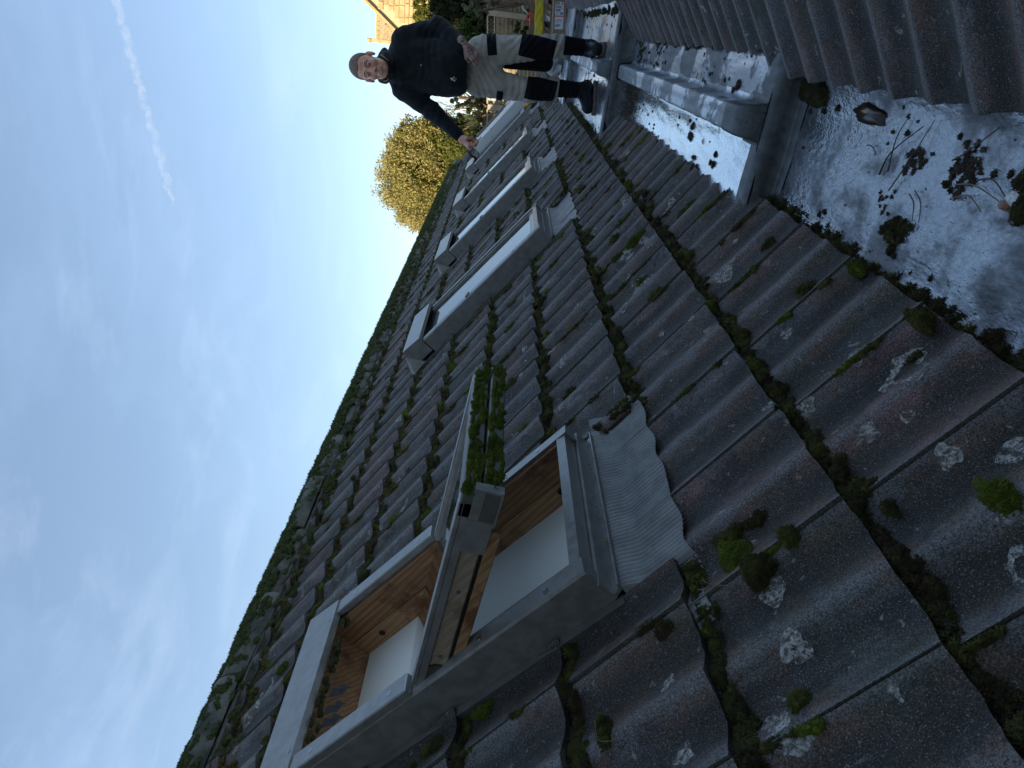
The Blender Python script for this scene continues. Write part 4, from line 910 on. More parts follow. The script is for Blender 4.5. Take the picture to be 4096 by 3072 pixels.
parts.append(nets(head, (-.47, 4.93, .76), (-.235, 5.29, 1.14), .0031))
parts.append(nets(lambda P: hand_sdf(P, WL, RL, fxL, sc=.98), (-.33, 5.05, .12), (-.07, 5.30, .38), .0028))
parts.append(nets(lambda P: hand_sdf(P, WR, RRm, fxR, sc=1.0, thumb=[(.028, .006, .018), (.050, .020, .045), (.046, .040, .066), (.030, .052, .082)]), (-.95, 4.98, .10), (-.66, 5.30, .40), .0028))
def torso_core(P):
    d = ell(P, (-.31, 5.33, .60), (.17, .11, .24)); d = smin(d, ell(P, (-.29, 5.40, .28), (.15, .10, .16)), .05); d = smin(d, cone(P, (-.340, 5.22, .86), (-.33, 5.31, .72), .040, .07), .03)
    for a, b, c in (((-.16, 5.32, .78), (-.055, 5.34, .52), WL), ((-.47, 5.30, .76), (-.612, 5.28, .52), WR)): d = smin(d, cone(P, a, b, .055, .042), .03); d = smin(d, cone(P, b, c, .042, .028), .015)
    for a, b, c in (((-.37, 5.42, .22), (-.39, 5.40, -.17), (-.365, 5.50, -.56)), ((-.18, 5.42, .22), (-.12, 5.41, -.10), (-.075, 5.54, -.56))): d = smin(d, cone(P, a, b, .080, .050), .03); d = smin(d, cone(P, b, c, .050, .030), .02)
    return d
parts.append(nets(torso_core, (-.82, 5.10, -.62), (.03, 5.62, .90), .012))
VV = []; FF = []; b = 0; matsel = []
for i, (V, F) in enumerate(parts): VV.append(V); FF.append(F + b); b += len(V); matsel += [1 if i == 1 else 0] * len(F)
bme = fastmesh('body', np.concatenate(VV) - np.array(ROOT), np.concatenate(FF), M_SKIN, True); bme.materials.append(M_TAT)
if len(matsel) == len(bme.polygons): bme.polygons.foreach_set('material_index', matsel)
link('body', bme, man)
def hairf(P):
    L = hl(P); hl_ = .022 - .80 * L[..., 1] - L[..., 2] + .16 * np.clip(.045 - np.abs(L[..., 0]), -.03, 0) * 0 - .010 * np.cos(L[..., 0] * 60); hl_ = hl_ + .012 * (np.abs(L[..., 0]) > .05) * 0
    return smax(head(P, True) * HS, hl_ * .8, .004)
skin('hair', hairf, (-.47, 4.95, .80), (-.235, 5.29, 1.15), .0032, M_HAIR)
def h2w(p): return Vector(HC + HS * (HR @ np.array(p)))
M_EYE = simple('eye_white', (.30, .27, .25), (.34, .30, .28), 9, .3, bump=0); M_IRIS = simple('dark_iris', (.02, .02, .02), (.03, .025, .02), 9, .2, bump=0); M_LIP = simple('lips', (.30, .12, .10), (.34, .15, .13), 60, .5)
for sx_ in (-1, 1):
    me = MB(); c = h2w((.032 * sx_, -.0860, .0045)) - ROOT
    me.tube([c + Vector((-.0105 * sx_ * 0 - .010, -.0090, -.0)), c + Vector((-.004, -.0135, .0008)), c + Vector((.004, -.0135, .0008)), c + Vector((.010, -.0090, 0))], [.0008, .0024, .0024, .0008], 8); e = me.build('eye', M_IRIS, man, True)
    bz = MB(); bz.tube([h2w((.014 * sx_, -.096, .030)) - ROOT, h2w((.030 * sx_, -.093, .035)) - ROOT, h2w((.046 * sx_, -.080, .030)) - ROOT], [.002, .0035, .002], 6); bz.build('eyebrow', M_HAIR, man, True)
# hoodie
def folds(P, amp, ph=0): return amp * (np.sin(P[..., 0] * 38 + 9 * np.sin(P[..., 2] * 11 + ph)) * np.sin(P[..., 2] * 47 + 5 * np.sin(P[..., 0] * 13 + ph)) + .15 * np.sin(P[..., 2] * 90 + 12 * np.sin(P[..., 0] * 17) + P[..., 1] * 31))
def hoodie(P):
    d = ell(P, (-.315, 5.31, .64), (.195, .145, .245)); d = smin(d, ell(P, (-.30, 5.31, .42), (.200, .165, .19)), .08)
    d = smin(d, cone(P, (-.17, 5.31, .775), (-.46, 5.30, .765), .075, .08), .06)
    d = smin(d, cone(P, (-.342, 5.18, .880), (-.33, 5.29, .76), .082, .13), .04)
    bodyd = d
    for a, b, c, sh in (((-.150, 5.32, .765), (-.052, 5.34, .525), (-.138, 5.205, .345), .078), ((-.478, 5.30, .752), (-.612, 5.28, .53), (-.732, 5.180, .335), .084)):
        arm = smin(cone(P, a, b, sh, .062), cone(P, b, c, .062, .047), .03)
        arm = arm + .0045 * np.sin(((P - np.array(b)) @ (np.array(c) - np.array(a))) * 150) * np.clip(1 - np.linalg.norm(P - np.array(b), axis=-1) / .22, 0, 1)
        cf = cone(P, np.array(c) - .035 * (np.array(c) - np.array(b)) / .22, np.array(c) + .012 * (np.array(c) - np.array(b)) / .22, .042, .038); d = smin(d, smin(arm, cf, .006), .028)
    d = d + folds(P, .0035)
    hem = .300 + .035 * (P[..., 0] + .47); d = smax(d, hem - P[..., 2], .012)
    # ribbed hem band
    d = smax(d, -(cone(P, (-.35, 5.11, .98), (-.342, 5.165, .885), .068, .052)), .008)
    return d
skin('hoodie', hoodie, (-.84, 5.02, .24), (.10, 5.52, .96), .0072, M_HOOD)
def hood(P):
    Q = P - np.array((-.345, 5.205, .882)); R = np.array(Euler((math.radians(24), math.radians(4), 0)).to_matrix()); Q = Q @ R
    r = np.sqrt((Q[..., 0] / 1.0) ** 2 + (Q[..., 1] / 1.2) ** 2) - .082; d = np.sqrt(r * r + (Q[..., 2] * .75) ** 2) - .027
    d = smin(d, ell(P, (-.335, 5.34, .905), (.110, .062, .052)), .03); d = smax(d, -(cone(P, (-.35, 5.10, 1.0), (-.340, 5.17, .86), .076, .062)), .008)
    notch = ell(P, (-.35, 5.02, .86), (.016, .07, .05)); d = smax(d, -notch, .015)
    return d + folds(P, .0025, 2)
skin('hood', hood, (-.50, 5.03, .74), (-.19, 5.46, 1.0), .005, M_HOOD)
M_CORD = simple('straw_cord', (.42, .32, .13), (.50, .40, .2), 60, .7)
for pts in ([(-.262, 5.115, .895), (-.274, 5.095, .866), (-.292, 5.088, .836)], [(-.425, 5.11, .868), (-.420, 5.10, .846), (-.400, 5.095, .832)]):
    MB().tube([Vector(p) - ROOT for p in pts], .0035, 8).build('drawcord', M_CORD, man, True)
# paint specks low on the hoodie front
pm = MB()
for (x, z, r) in ((-.365, .395, .008), (-.352, .385, .005), (-.372, .380, .006), (-.360, .370, .003), (-.36, .405, .005), (-.30, .62, .004), (-.335, .50, .004)):
    yy = 5.31 - .168 * math.sqrt(max(0, 1 - ((x + .30) / .205) ** 2 - ((z - .42) / .26) ** 2 * .5)) if z < .5 else 5.31 - .146 * math.sqrt(max(0, 1 - ((x + .315) / .2) ** 2 - ((z - .64) / .25) ** 2))
    pm.tube([Vector((x, yy - .004, z)) - ROOT, Vector((x, yy + .008, z)) - ROOT], r, 7)
o = pm.build('paint_fleck', M_WHITE, man); o['kind'] = 'stuff'
# trousers
def legs(P, grow=0):
    d = ell(P, (-.285, 5.41, .25), (.185, .135, .13))
    d = smin(d, cone(P, (-.375, 5.41, .20), (-.395, 5.385, -.15), .110, .080), .03); d = smin(d, cone(P, (-.395, 5.385, -.15), (-.363, 5.46, -.36), .080, .082), .03)
    e = smin(cone(P, (-.175, 5.41, .20), (-.122, 5.385, -.10), .112, .082), cone(P, (-.122, 5.385, -.10), (-.080, 5.46, -.345), .082, .082), .03)
    d = smin(d, e, .035); d = smin(d, ell(P, (-.265, 5.42, .14), (.10, .09, .09)), .04); d = d + folds(P, .0045, 1)
    cuff = np.clip((-.24 - P[..., 2]) / .1, 0, 1); d = d + .006 * np.sin(P[..., 2] * 105 + P[..., 0] * 40) * cuff
    return d
def trouf(P):
    d = smax(legs(P), -.378 + .05 * (P[..., 0] + .2) * 0 - P[..., 2], .01); return smax(d, P[..., 2] - .34, .01)
skin('trousers', trouf, (-.53, 5.22, -.42), (.05, 5.60, .37), .0070, M_TROU)
def patch(P, c, r, ang=0, off=.0035):
    Q = P - np.array(c); x = Q[..., 0] * math.cos(ang) + Q[..., 2] * math.sin(ang); z = -Q[..., 0] * math.sin(ang) + Q[..., 2] * math.cos(ang)
    bx = np.maximum(np.abs(x) - r[0], np.abs(z) - r[1]); return smax(smax(legs(P) - off, bx, .008), Q[..., 1], .005)
skin('knee_patch', lambda P: patch(P, (-.380, 5.44, -.245), (.080, .115), -.10), (-.50, 5.25, -.40), (-.26, 5.52, -.10), .0055, M_PAD)
skin('knee_patch', lambda P: patch(P, (-.108, 5.44, -.185), (.078, .130), -.12), (-.22, 5.25, -.36), (.02, 5.52, -.02), .0055, M_PAD)
skin('pocket_flap', lambda P: patch(P, (-.118, 5.44, .145), (.072, .033), .20, .008), (-.22, 5.22, .06), (-.02, 5.5, .23), .0045, M_PAD)
skin('pocket_flap', lambda P: patch(P, (-.455, 5.46, .055), (.038, .024), -.05, .008), (-.52, 5.26, .0), (-.40, 5.5, .11), .0045, M_PAD)
# dark gusset panel behind the left leg
skin('gusset', lambda P: cone(P, (-.225, 5.45, .03), (-.205, 5.50, -.26), .048, .060), (-.31, 5.36, -.36), (-.12, 5.62, .12), .006, M_PAD)
seam = MB()
for pts in ([(-.22, 5.285, .20), (-.215, 5.275, .16), (-.22, 5.27, .13)],): seam.tube([Vector(p) - ROOT for p in pts], .003, 6)
for nm, ax_, ay, tx, ty in (('right', -.362, 5.515, -.465, 5.385), ('left', -.072, 5.535, -.068, 5.365)):
    skin('sock', lambda P: smax(cone(P, (ax_, 5.462, -.34), (ax_, ay, -.52), .066, .058) + .002 * np.sin(P[..., 2] * 160), P[..., 2] + .355, .005), (ax_ - .08, 5.4, -.60), (ax_ + .08, 5.62, -.33), .006, M_PAD)
    hx, hy = ax_ + (ax_ - tx) * .35, ay + (ay - ty) * .35
    def bootf(P):
        d = cone(P, (ax_, ay, -.50), (ax_, ay + .01, -.58), .056, .056); d = smin(d, cone(P, (ax_, ay, -.575), (tx, ty, -.612), .052, .044), .03); d = smin(d, cone(P, (hx, hy, -.60), (ax_, ay, -.60), .044, .048), .03)
        d = d + .0022 * np.sin(P[..., 2] * 210) * np.clip((P[..., 2] + .60) / .08, 0, 1)
        d = smax(d, -(P[..., 2] + .648), .006); d = smax(d, -cone(P, (ax_, ay, -.40), (ax_, ay, -.515), .050, .044), .006); return smax(d, P[..., 2] + .500, .006)
    skin('boot', bootf, (min(ax_, tx) - .09, min(ay, ty) - .09, -.66), (max(ax_, tx, hx) + .09, hy + .09, -.48), .0050, M_BOOT)
    def solef(P):
        d = smin(cone(P * np.array((1, 1, 0)), (hx, hy, 0), (ax_, ay, 0), .045, .046), cone(P * np.array((1, 1, 0)), (ax_, ay, 0), (tx, ty, 0), .046, .051), .02); return smax(d, np.abs(P[..., 2] + .656) - .011, .004)
    skin('sole', solef, (min(ax_, tx) - .09, min(ay, ty) - .09, -.68), (max(ax_, tx, hx) + .09, hy + .09, -.63), .005, M_SOLE)
    lc = MB()
    for q in range(4):
        fx = ax_ + (tx - ax_) * (.10 + .16 * q); fy = ay + (ty - ay) * (.10 + .16 * q); zz = -.520 - .016 * q
        lc.tube([Vector((fx - .030, fy - .030, zz - .008)) - ROOT, Vector((fx, fy - .045, zz + .004)) - ROOT, Vector((fx + .030, fy - .030, zz - .008)) - ROOT], .0028, 5)
    lc.build('laces', M_HOOD2, man, True)
it = Vector((-.845, 5.06, .205)); tw = MB(); tw.tube([it + Vector((.03, 0, .045)), it + Vector((-.005, -.01, .01)), it + Vector((-.020, 0, -.03))], [.008, .011, .006], 7)
tag(tw.build('moss_crumb', M_DEB, None, True), "dark curl of wet moss pinched in the man's lowered right hand", 'moss')

# ------------------------------------------------------------------ things at the far end of the gutter
M_CARD = simple('brown_cardboard', (.27, .18, .12), (.33, .23, .155), 14, .85, bump=.1); M_CARD2 = simple('pale_cardboard_inside', (.42, .34, .27), (.50, .42, .34), 14, .85, bump=.1)
M_PAPER = simple('white_label_paper', (.70, .71, .72), (.76, .77, .78), 8, .6, bump=0); M_INK = simple('black_print', (.02, .02, .02), (.03, .03, .03), 8, .6, bump=0); M_RED = simple('red_print', (.60, .05, .02), (.66, .08, .03), 8, .5, bump=0)
bx = empty('cardboard_box', 'long brown cardboard box with a white printed label lying across the gutter', 'box', (.17, 8.62, -.545))
BR = Euler((0, math.radians(-5.6), 0)); bx.rotation_euler = BR
MB().box((-.24, 0, -.036), (.42, .30, .112), bev=.003).build('carton', M_CARD, bx)
lb = MB().box((-.125, -.0035, -.004), (.148, -.0008, .092)).build('label', M_PAPER, bx)
def text(s, x, z, size, m, sx=1):
    cu = bpy.data.curves.new('print', 'FONT'); cu.body = s; cu.size = size; cu.extrude = .0002; cu.align_x = 'LEFT'; cu.offset = .0006; cu.materials.append(m)
    tmp = bpy.data.objects.new('print', cu); COL.objects.link(tmp); bpy.context.view_layer.update(); tme = bpy.data.meshes.new_from_object(tmp.evaluated_get(bpy.context.evaluated_depsgraph_get())); bpy.data.objects.remove(tmp); o = bpy.data.objects.new('print', tme); COL.objects.link(o); o.parent = lb; o.matrix_local = Matrix(((0, 1, 0, x), (0, 0, -1, -.0045), (-1, 0, 0, z), (0, 0, 0, 1))) @ Matrix.Scale(sx, 4, (1, 0, 0)); return o
# lettering runs downwards, first line furthest right
for s, x, sz_ in (('EW', .120, .034), ('CK04', .088, .031), ('0000', .055, .031)): text(s, x, .086, sz_, M_INK, .85)
def strip(xa, za, xb, zb, m, nm='print'): return MB().box((xa, -.0048, min(za, zb)), (xb, -.0036, max(za, zb))).build(nm, m, lb)
strip(.122, .020, .140, .004, M_RED); strip(.001, .092, .013, -.004, M_RED, 'red_band')
for i in range(5): strip(.022, .036 - i * .007, .044, .032 - i * .007, M_INK)
ic = MB(); ic.tube([(.024, -.0042, .082), (.046, -.0042, .068), (.046, -.0042, .055), (.024, -.0042, .068), (.024, -.0042, .082)], .0013, 4, False); ic.build('print', M_INK, lb)
for i, (xx, a, b2) in enumerate([(-.030, .070, .020), (-.036, .080, .015), (-.048, .086, .055), (-.048, .035, .008), (-.062, .086, .070), (-.062, .064, .050), (-.082, .085, .030), (-.088, .085, .030), (-.098, .085, .045)]): strip(xx, a, xx + (.003 if i < 5 else .0045), b2, M_INK)
for xx in (.117, .084): strip(xx, .045, xx + .0012, .0, M_INK)
# second, open carton stack with yellow bag
b2 = empty('cardboard_box', 'open cardboard carton with raised flaps standing behind the labelled box', 'box', (.15, 8.98, -.44)); b2.rotation_euler = BR
k = MB(); k.box((-.26, -.008, 0), (.40, 0, .10)); k.box((-.26, .26, 0), (.40, .268, .26)); k.box((-.26, 0, 0), (-.252, .26, .20)); k.build('side_panel', M_CARD2, b2)
f = MB(); f.add([(-.25, .02, .215), (.20, .0, .20), (.24, -.02, .26), (-.24, .0, .275), (-.25, .03, .215), (.20, .01, .20), (.24, -.01, .26), (-.24, .01, .275)], [(0, 1, 2, 3), (7, 6, 5, 4), (0, 3, 7, 4), (1, 5, 6, 2), (2, 6, 7, 3), (0, 4, 5, 1)]); f.build('flap', M_CARD, b2)
f = MB(); f.add([(.17, -.04, .17), (.30, -.05, .33), (.30, .10, .34), (.17, .10, .18), (.172, -.04, .165), (.302, -.05, .325), (.302, .10, .335), (.172, .10, .175)], [(0, 1, 2, 3), (7, 6, 5, 4), (0, 4, 5, 1), (1, 5, 6, 2)]); f.build('flap', simple('white_card', (.55, .57, .60), (.62, .64, .66), 6, .7), b2)
M_YEL = simple('yellow_plastic_film', (.62, .54, .02), (.74, .66, .05), 20, .45, bump=.5, bscale=25, bd=.01)
y_ = MB(); rows = []
for j in range(9):
    rows.append([(-.25 + i * .036 + .004 * math.sin(j * 2.3), -.012 - .006 * math.sin(i * 1.7 + j), .105 + j * .0125 + .006 * math.sin(i * 1.1)) for i in range(13)])
y_.grid(rows); bg_ = y_.build('yellow_bag', M_YEL, None, True); bg_.matrix_world = Matrix.Translation((.15, 8.965, -.44)) @ BR.to_matrix().to_4x4(); md = bg_.modifiers.new('t', 'SOLIDIFY'); md.thickness = .006; tag(bg_, 'bright yellow plastic bag folded inside the open carton', 'bag')
fo = empty('torn_packing', 'crumpled grey and cream packing scraps between the yellow bag and labelled box', 'packing', (.15, 8.96, -.42)); 
for i in range(9):
    x = -.22 + i * .06; m = (M_CARD2, M_CARD, M_DARKGL, M_PAPER)[i % 4]
    MB().add([(x, 0, .0), (x + .05, -.01, .005), (x + .06, 0, .055 + .01 * (i % 3)), (x + .005, -.02, .05), (x + .02, .03, .03)], [(0, 1, 2), (0, 2, 3), (1, 4, 2), (0, 3, 4)]).build('scrap', m, fo)
gn = empty('sealant_gun', 'orange red sealant gun with a white nozzle standing up from the cartons', 'sealant gun', (.16, 8.80, -.17))
M_GUN = simple('orange_red_paint', (.72, .09, .03), (.80, .13, .05), 9, .35, bump=0)
def gtube(pts, r, m, nm): MB().tube([Vector(p) - Vector((.16, 8.80, -.17)) for p in pts], r, 8).build(nm, m, gn, True)
gtube([(.232, 8.8, -.105), (.240, 8.8, -.085), (.228, 8.8, -.070), (.200, 8.8, -.095), (.165, 8.8, -.150)], [.004, .005, .006, .007, .009], M_WHITE, 'nozzle')
gtube([(.170, 8.80, -.150), (.15, 8.80, -.19), (.13, 8.8, -.215)], .011, M_GUN, 'frame'); gtube([(.165, 8.80, -.165), (.110, 8.80, -.135), (.078, 8.80, -.105)], [.012, .009, .007], M_GUN, 'trigger')
gtube([(.15, 8.80, -.18), (.09, 8.80, -.185), (.03, 8.80, -.185)], [.013, .013, .010], M_GUN, 'handle'); gtube([(.165, 8.80, -.155), (.135, 8.8, -.20)], .007, M_BLACK, 'ratchet'); gtube([(.175, 8.79, -.155), (.160, 8.79, -.205), (.12, 8.79, -.21)], .004, M_GUN, 'frame')
sk = MB()
rr_ = random.Random(5); V = []; F = []
for j in range(8):
    for i in range(14): a = 2 * PI * i / 14; ph = PI * j / 7; w = 1 + .25 * rr_.uniform(-1, 1); V.append((-.33 + .10 * math.sin(ph) * math.cos(a) * w, 8.3 + .12 * math.sin(ph) * math.sin(a) * w, -.50 + .10 * math.cos(ph) * w))
for j in range(7):
    for i in range(14): F.append((j * 14 + i, (j + 1) * 14 + i, (j + 1) * 14 + (i + 1) % 14, j * 14 + (i + 1) % 14))
tag(sk.add(V, F).build('rubble_sack', simple('dirty_white_sack', (.36, .37, .33), (.52, .53, .50), 12, .7, bump=.8, bscale=20, bd=.02)), "crumpled dirty white sack seen between the man's legs", 'sack')

# ------------------------------------------------------------------ garden beyond
M_FENCE = wood('weathered_fence_board', (.30, .235, .14), (.40, .32, .19), (.16, .125, .08)); M_POST = simple('fence_post', (.40, .34, .24), (.50, .44, .33), 12, .85)
fe = empty('garden_fence', 'lapped board garden fence with a lattice top beyond the roofs', 'fence', (0, 14.2, -1.4))
def zt_(x): return .50 + .09 * (x + .1) + 1.4
PX_ = [-6.28, -4.66, -3.04, -1.42, .20, 1.82, 3.44]
for px in PX_: MB().box((px - .05, -.05, -.3), (px + .05, .05, zt_(px) - .02), bev=.008).build('post', M_POST, fe)
for a, b in zip(PX_[:-1], PX_[1:]):
    a += .055; b -= .055
    for j in range(18):
        z0 = -.165 - .078 * (j + 1); m = MB(); dy = .008 * (j % 2) + random.uniform(-.002, .002); d = random.uniform(-.004, .004)
        for (xx) in ((a, b),): m.add([(a, dy, zt_(a) + z0 + d), (b, dy, zt_(b) + z0 - d), (b, dy - .012, zt_(b) + z0 - d), (a, dy - .012, zt_(a) + z0 + d), (a, dy, zt_(a) + z0 + .069), (b, dy, zt_(b) + z0 + .069), (b, dy - .008, zt_(b) + z0 + .069), (a, dy - .008, zt_(a) + z0 + .069)], [(3, 2, 1, 0), (4, 5, 6, 7), (0, 1, 5, 4), (1, 2, 6, 5), (2, 3, 7, 6), (3, 0, 4, 7)])
        m.build('board', M_FENCE, fe)
    for (u0, u1) in ((-.028, 0), (-.160, -.135)):
        MB().add([(a, .02, zt_(a) + u0), (b, .02, zt_(b) + u0), (b, -.02, zt_(b) + u0), (a, -.02, zt_(a) + u0), (a, .02, zt_(a) + u1), (b, .02, zt_(b) + u1), (b, -.02, zt_(b) + u1), (a, -.02, zt_(a) + u1)], [(3, 2, 1, 0), (4, 5, 6, 7), (0, 1, 5, 4), (1, 2, 6, 5), (2, 3, 7, 6), (3, 0, 4, 7)]).build('rail', M_POST, fe)
    m = MB(); x = a - .1
    while x < b:
        for sg in (-1, 1):
            x0_, x1_ = (x, x + .107) if sg > 0 else (x + .107, x)
            if min(x0_, x1_) > a and max(x0_, x1_) < b: m.add([(x0_, .003 * sg, zt_(x0_) - .135), (x0_ + .012, .003 * sg, zt_(x0_) - .135), (x1_ + .012, .003 * sg, zt_(x1_) - .028), (x1_, .003 * sg, zt_(x1_) - .028), (x0_, .003 * sg - .006, zt_(x0_) - .135), (x0_ + .012, .003 * sg - .006, zt_(x0_) - .135), (x1_ + .012, .003 * sg - .006, zt_(x1_) - .028), (x1_, .003 * sg - .006, zt_(x1_) - .028)], [(0, 1, 2, 3), (7, 6, 5, 4), (0, 4, 5, 1), (2, 6, 7, 3), (1, 5, 6, 2), (0, 3, 7, 4)])
        x += .062
    m.build('lattice', M_FENCE, fe)
def leaf_mat(name, a, b, c, tr=.35):
    t = NT(name); p = t.P(); f = t.noise(p, 1.6, 4, .6); g = t.noise(p, 14, 2, .5); col = t.mix(t.ramp(f, .38, .62), a, b); col = t.mix(t.ramp(g, .5, .62, 0, .7), col, c)
    t.fin(col, .6, 0, .3); tr_ = t.n('ShaderNodeBsdfTranslucent'); t.set(tr_.inputs['Color'], col); mx_ = t.n('ShaderNodeMixShader'); mx_.inputs[0].default_value = tr
    t.set(mx_.inputs[1], t.b.outputs[0]); t.set(mx_.inputs[2], tr_.outputs[0]); t.set(t.t.nodes['Material Output'].inputs['Surface'], mx_.outputs[0]); return t.m
def leaves(name, cs, n, size, m, parent, shell=.55, up=.3, lump=(5, .25), aspect=.5, sd=1):
    r = np.random.default_rng(sd); tot = sum(a * b + b * c_ + a * c_ for (_, (a, b, c_)) in cs); V = []; B = 0; Fs = []
    for (c, rad) in cs:
        rad = np.array(rad, float); k = int(n * (rad[0] * rad[1] + rad[1] * rad[2] + rad[0] * rad[2]) / tot); nc = max(8, k // 60)
        cd_ = r.normal(0, 1, (nc, 3)); cd_ /= np.linalg.norm(cd_, axis=1)[:, None]; cr_ = shell + (1 - shell) * r.random(nc) ** .6; cc = cd_ * cr_[:, None] * rad * (1 + .04 * r.normal(0, 1, (nc, 1)))
        i = r.integers(0, nc, k); P = np.array(c) + cc[i] + np.clip(r.normal(0, 1, (k, 3)), -1.6, 1.6) * (rad.mean() * .065)
        N_ = (P - np.array(c)) / rad; N_ /= np.linalg.norm(N_, axis=1)[:, None] + 1e-9; D = N_ * .6 + r.normal(0, .6, (k, 3)) + np.array((0, 0, up)); D /= np.linalg.norm(D, axis=1)[:, None]
        T = np.cross(D, r.normal(0, 1, (k, 3))); T /= np.linalg.norm(T, axis=1)[:, None] + 1e-9; s_ = size * (.6 + .8 * r.random(k))[:, None]
        q = np.stack([P - D * s_ * .5, P + T * s_ * aspect * .5, P + D * s_ * .5, P - T * s_ * aspect * .5], 1); V.append(q.reshape(-1, 3)); Fs.append(np.arange(k * 4).reshape(-1, 4) + B); B += 4 * k
    o = link(name, fastmesh(name, np.concatenate(V) - np.array(parent.location), np.concatenate(Fs), m), parent); return o
M_BARK = simple('bark', (.10, .075, .05), (.17, .13, .09), 20, .9, bump=.6)
def trunk(root, pts, r, nm='trunk', m=None): return MB().tube([Vector(p) - root.location for p in pts], r, 8).build(nm, m or M_BARK, root, True)
def limbs(root, base, tips, r0=.05, m=None, nm='limb'):
    mb = MB(); 
    for tp in tips:
        b = Vector(base); e = Vector(tp); mid = b.lerp(e, .5) + Vector((random.uniform(-.1, .1), random.uniform(-.1, .1), random.uniform(0, .15))); mb.tube([b - root.location, mid - root.location, e - root.location], [r0, r0 * .6, r0 * .2], 5)
    return mb.build(nm, m or M_BARK, root, True)
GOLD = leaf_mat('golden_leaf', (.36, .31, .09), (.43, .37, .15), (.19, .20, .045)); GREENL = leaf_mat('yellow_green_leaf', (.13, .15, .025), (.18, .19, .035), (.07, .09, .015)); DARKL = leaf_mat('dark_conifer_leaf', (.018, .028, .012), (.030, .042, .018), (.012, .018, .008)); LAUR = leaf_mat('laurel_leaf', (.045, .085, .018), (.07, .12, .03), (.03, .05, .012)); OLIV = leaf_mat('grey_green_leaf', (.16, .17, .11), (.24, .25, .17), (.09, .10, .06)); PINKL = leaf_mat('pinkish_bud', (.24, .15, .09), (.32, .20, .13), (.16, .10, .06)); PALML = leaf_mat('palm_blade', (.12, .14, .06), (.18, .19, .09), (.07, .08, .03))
def tree(nm, label, base, cs, n, size, m, cat='tree', sd=1, trh=None, group=None, **k):
    r = empty(nm, label, cat, base); top = max(c[2] for c, _ in cs); c0 = cs[0][0]; trunk(r, [base, (base[0] * .5 + c0[0] * .5, base[1], (base[2] + c0[2]) / 2), (c0[0], c0[1], c0[2])], [.13, .10, .06]); limbs(r, (base[0] * .4 + c0[0] * .6, base[1], (base[2] + c0[2]) / 2), [(c[0] + random.uniform(-.5, .5) * rd[0], c[1] + random.uniform(-.5, .5) * rd[1], c[2] + random.uniform(0, .6) * rd[2]) for c, rd in cs for _ in range(4)], .05); leaves('crown', cs, n, size, m, r, sd=sd, **k); return r
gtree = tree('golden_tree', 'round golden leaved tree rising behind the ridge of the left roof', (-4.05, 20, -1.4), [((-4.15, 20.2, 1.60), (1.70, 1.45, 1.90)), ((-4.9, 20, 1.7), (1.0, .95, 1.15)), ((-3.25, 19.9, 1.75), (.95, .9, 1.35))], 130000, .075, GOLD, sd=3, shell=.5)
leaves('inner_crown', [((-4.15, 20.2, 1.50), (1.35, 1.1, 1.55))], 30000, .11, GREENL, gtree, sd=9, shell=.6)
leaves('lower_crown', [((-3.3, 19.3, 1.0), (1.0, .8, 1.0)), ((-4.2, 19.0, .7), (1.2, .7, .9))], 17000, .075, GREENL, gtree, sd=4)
tree('conifer_hedge', "tall dark conifer hedge behind the fence above the man's left shoulder", (.9, 15.6, -1.4), [((.55, 15.6, .85), (.75, .6, 1.0)), ((1.6, 15.7, .9), (.9, .6, 1.1)), ((.15, 15.9, 1.05), (.55, .4, .85)), ((-.1, 15.8, .75), (.6, .5, .75)), ((.9, 15.6, -.3), (1.6, .6, 1.0))], 70000, .085, DARKL, 'hedge', 5, shell=.15)
tree('laurel_bush', 'glossy green laurel bush in front of the dark conifer hedge', (-.15, 14.9, -1.4), [((-.15, 14.7, .72), (.42, .3, .32)), ((-.45, 14.7, .60), (.35, .3, .3))], 12000, .07, LAUR, 'bush', 6)
tree('sunlit_shrub', 'small sunlit yellow green shrub below the stone gable', (.3, 18.6, -1.4), [((.15, 18.6, 2.15), (.55, .4, .30)), ((.75, 18.6, 2.3), (.5, .4, .35))], 14000, .08, GREENL, 'bush', 7)
tree('grey_leaved_shrub', 'grey green leafy shrub hanging over the shaded fence', (.6, 13.6, -1.4), [((.38, 13.7, .78), (.22, .2, .28)), ((.42, 13.7, .42), (.18, .18, .25)), ((.22, 13.7, .62), (.14, .14, .14)), ((.55, 13.7, .1), (.2, .2, .3))], 3200, .075, OLIV, 'bush', 8, aspect=.35)
tree('ivy_bush', 'small dark ivy bush at the foot of the shaded fence by the cartons', (.0, 13.9, -1.4), [((.02, 13.85, -.28), (.26, .2, .25)), ((.3, 13.85, -.45), (.3, .2, .25))], 3000, .06, LAUR, 'bush', 9)
tree('dark_evergreen', "dark evergreen bush behind the fence under the man's raised elbow", (-1.75, 16.2, -1.4), [((-1.55, 16.2, .85), (.42, .4, .42)), ((-2.1, 16.4, .75), (.45, .4, .5)), ((-1.45, 16.2, .2), (.5, .4, .6))], 9000, .06, DARKL, 'bush', 10)
tree('olive_bush', 'dull olive bush between the dark evergreen and the golden tree', (-2.7, 17, -1.4), [((-2.55, 17, .9), (.5, .4, .6)), ((-2.95, 17, .4), (.6, .4, .6))], 10000, .06, GREENL, 'bush', 11)
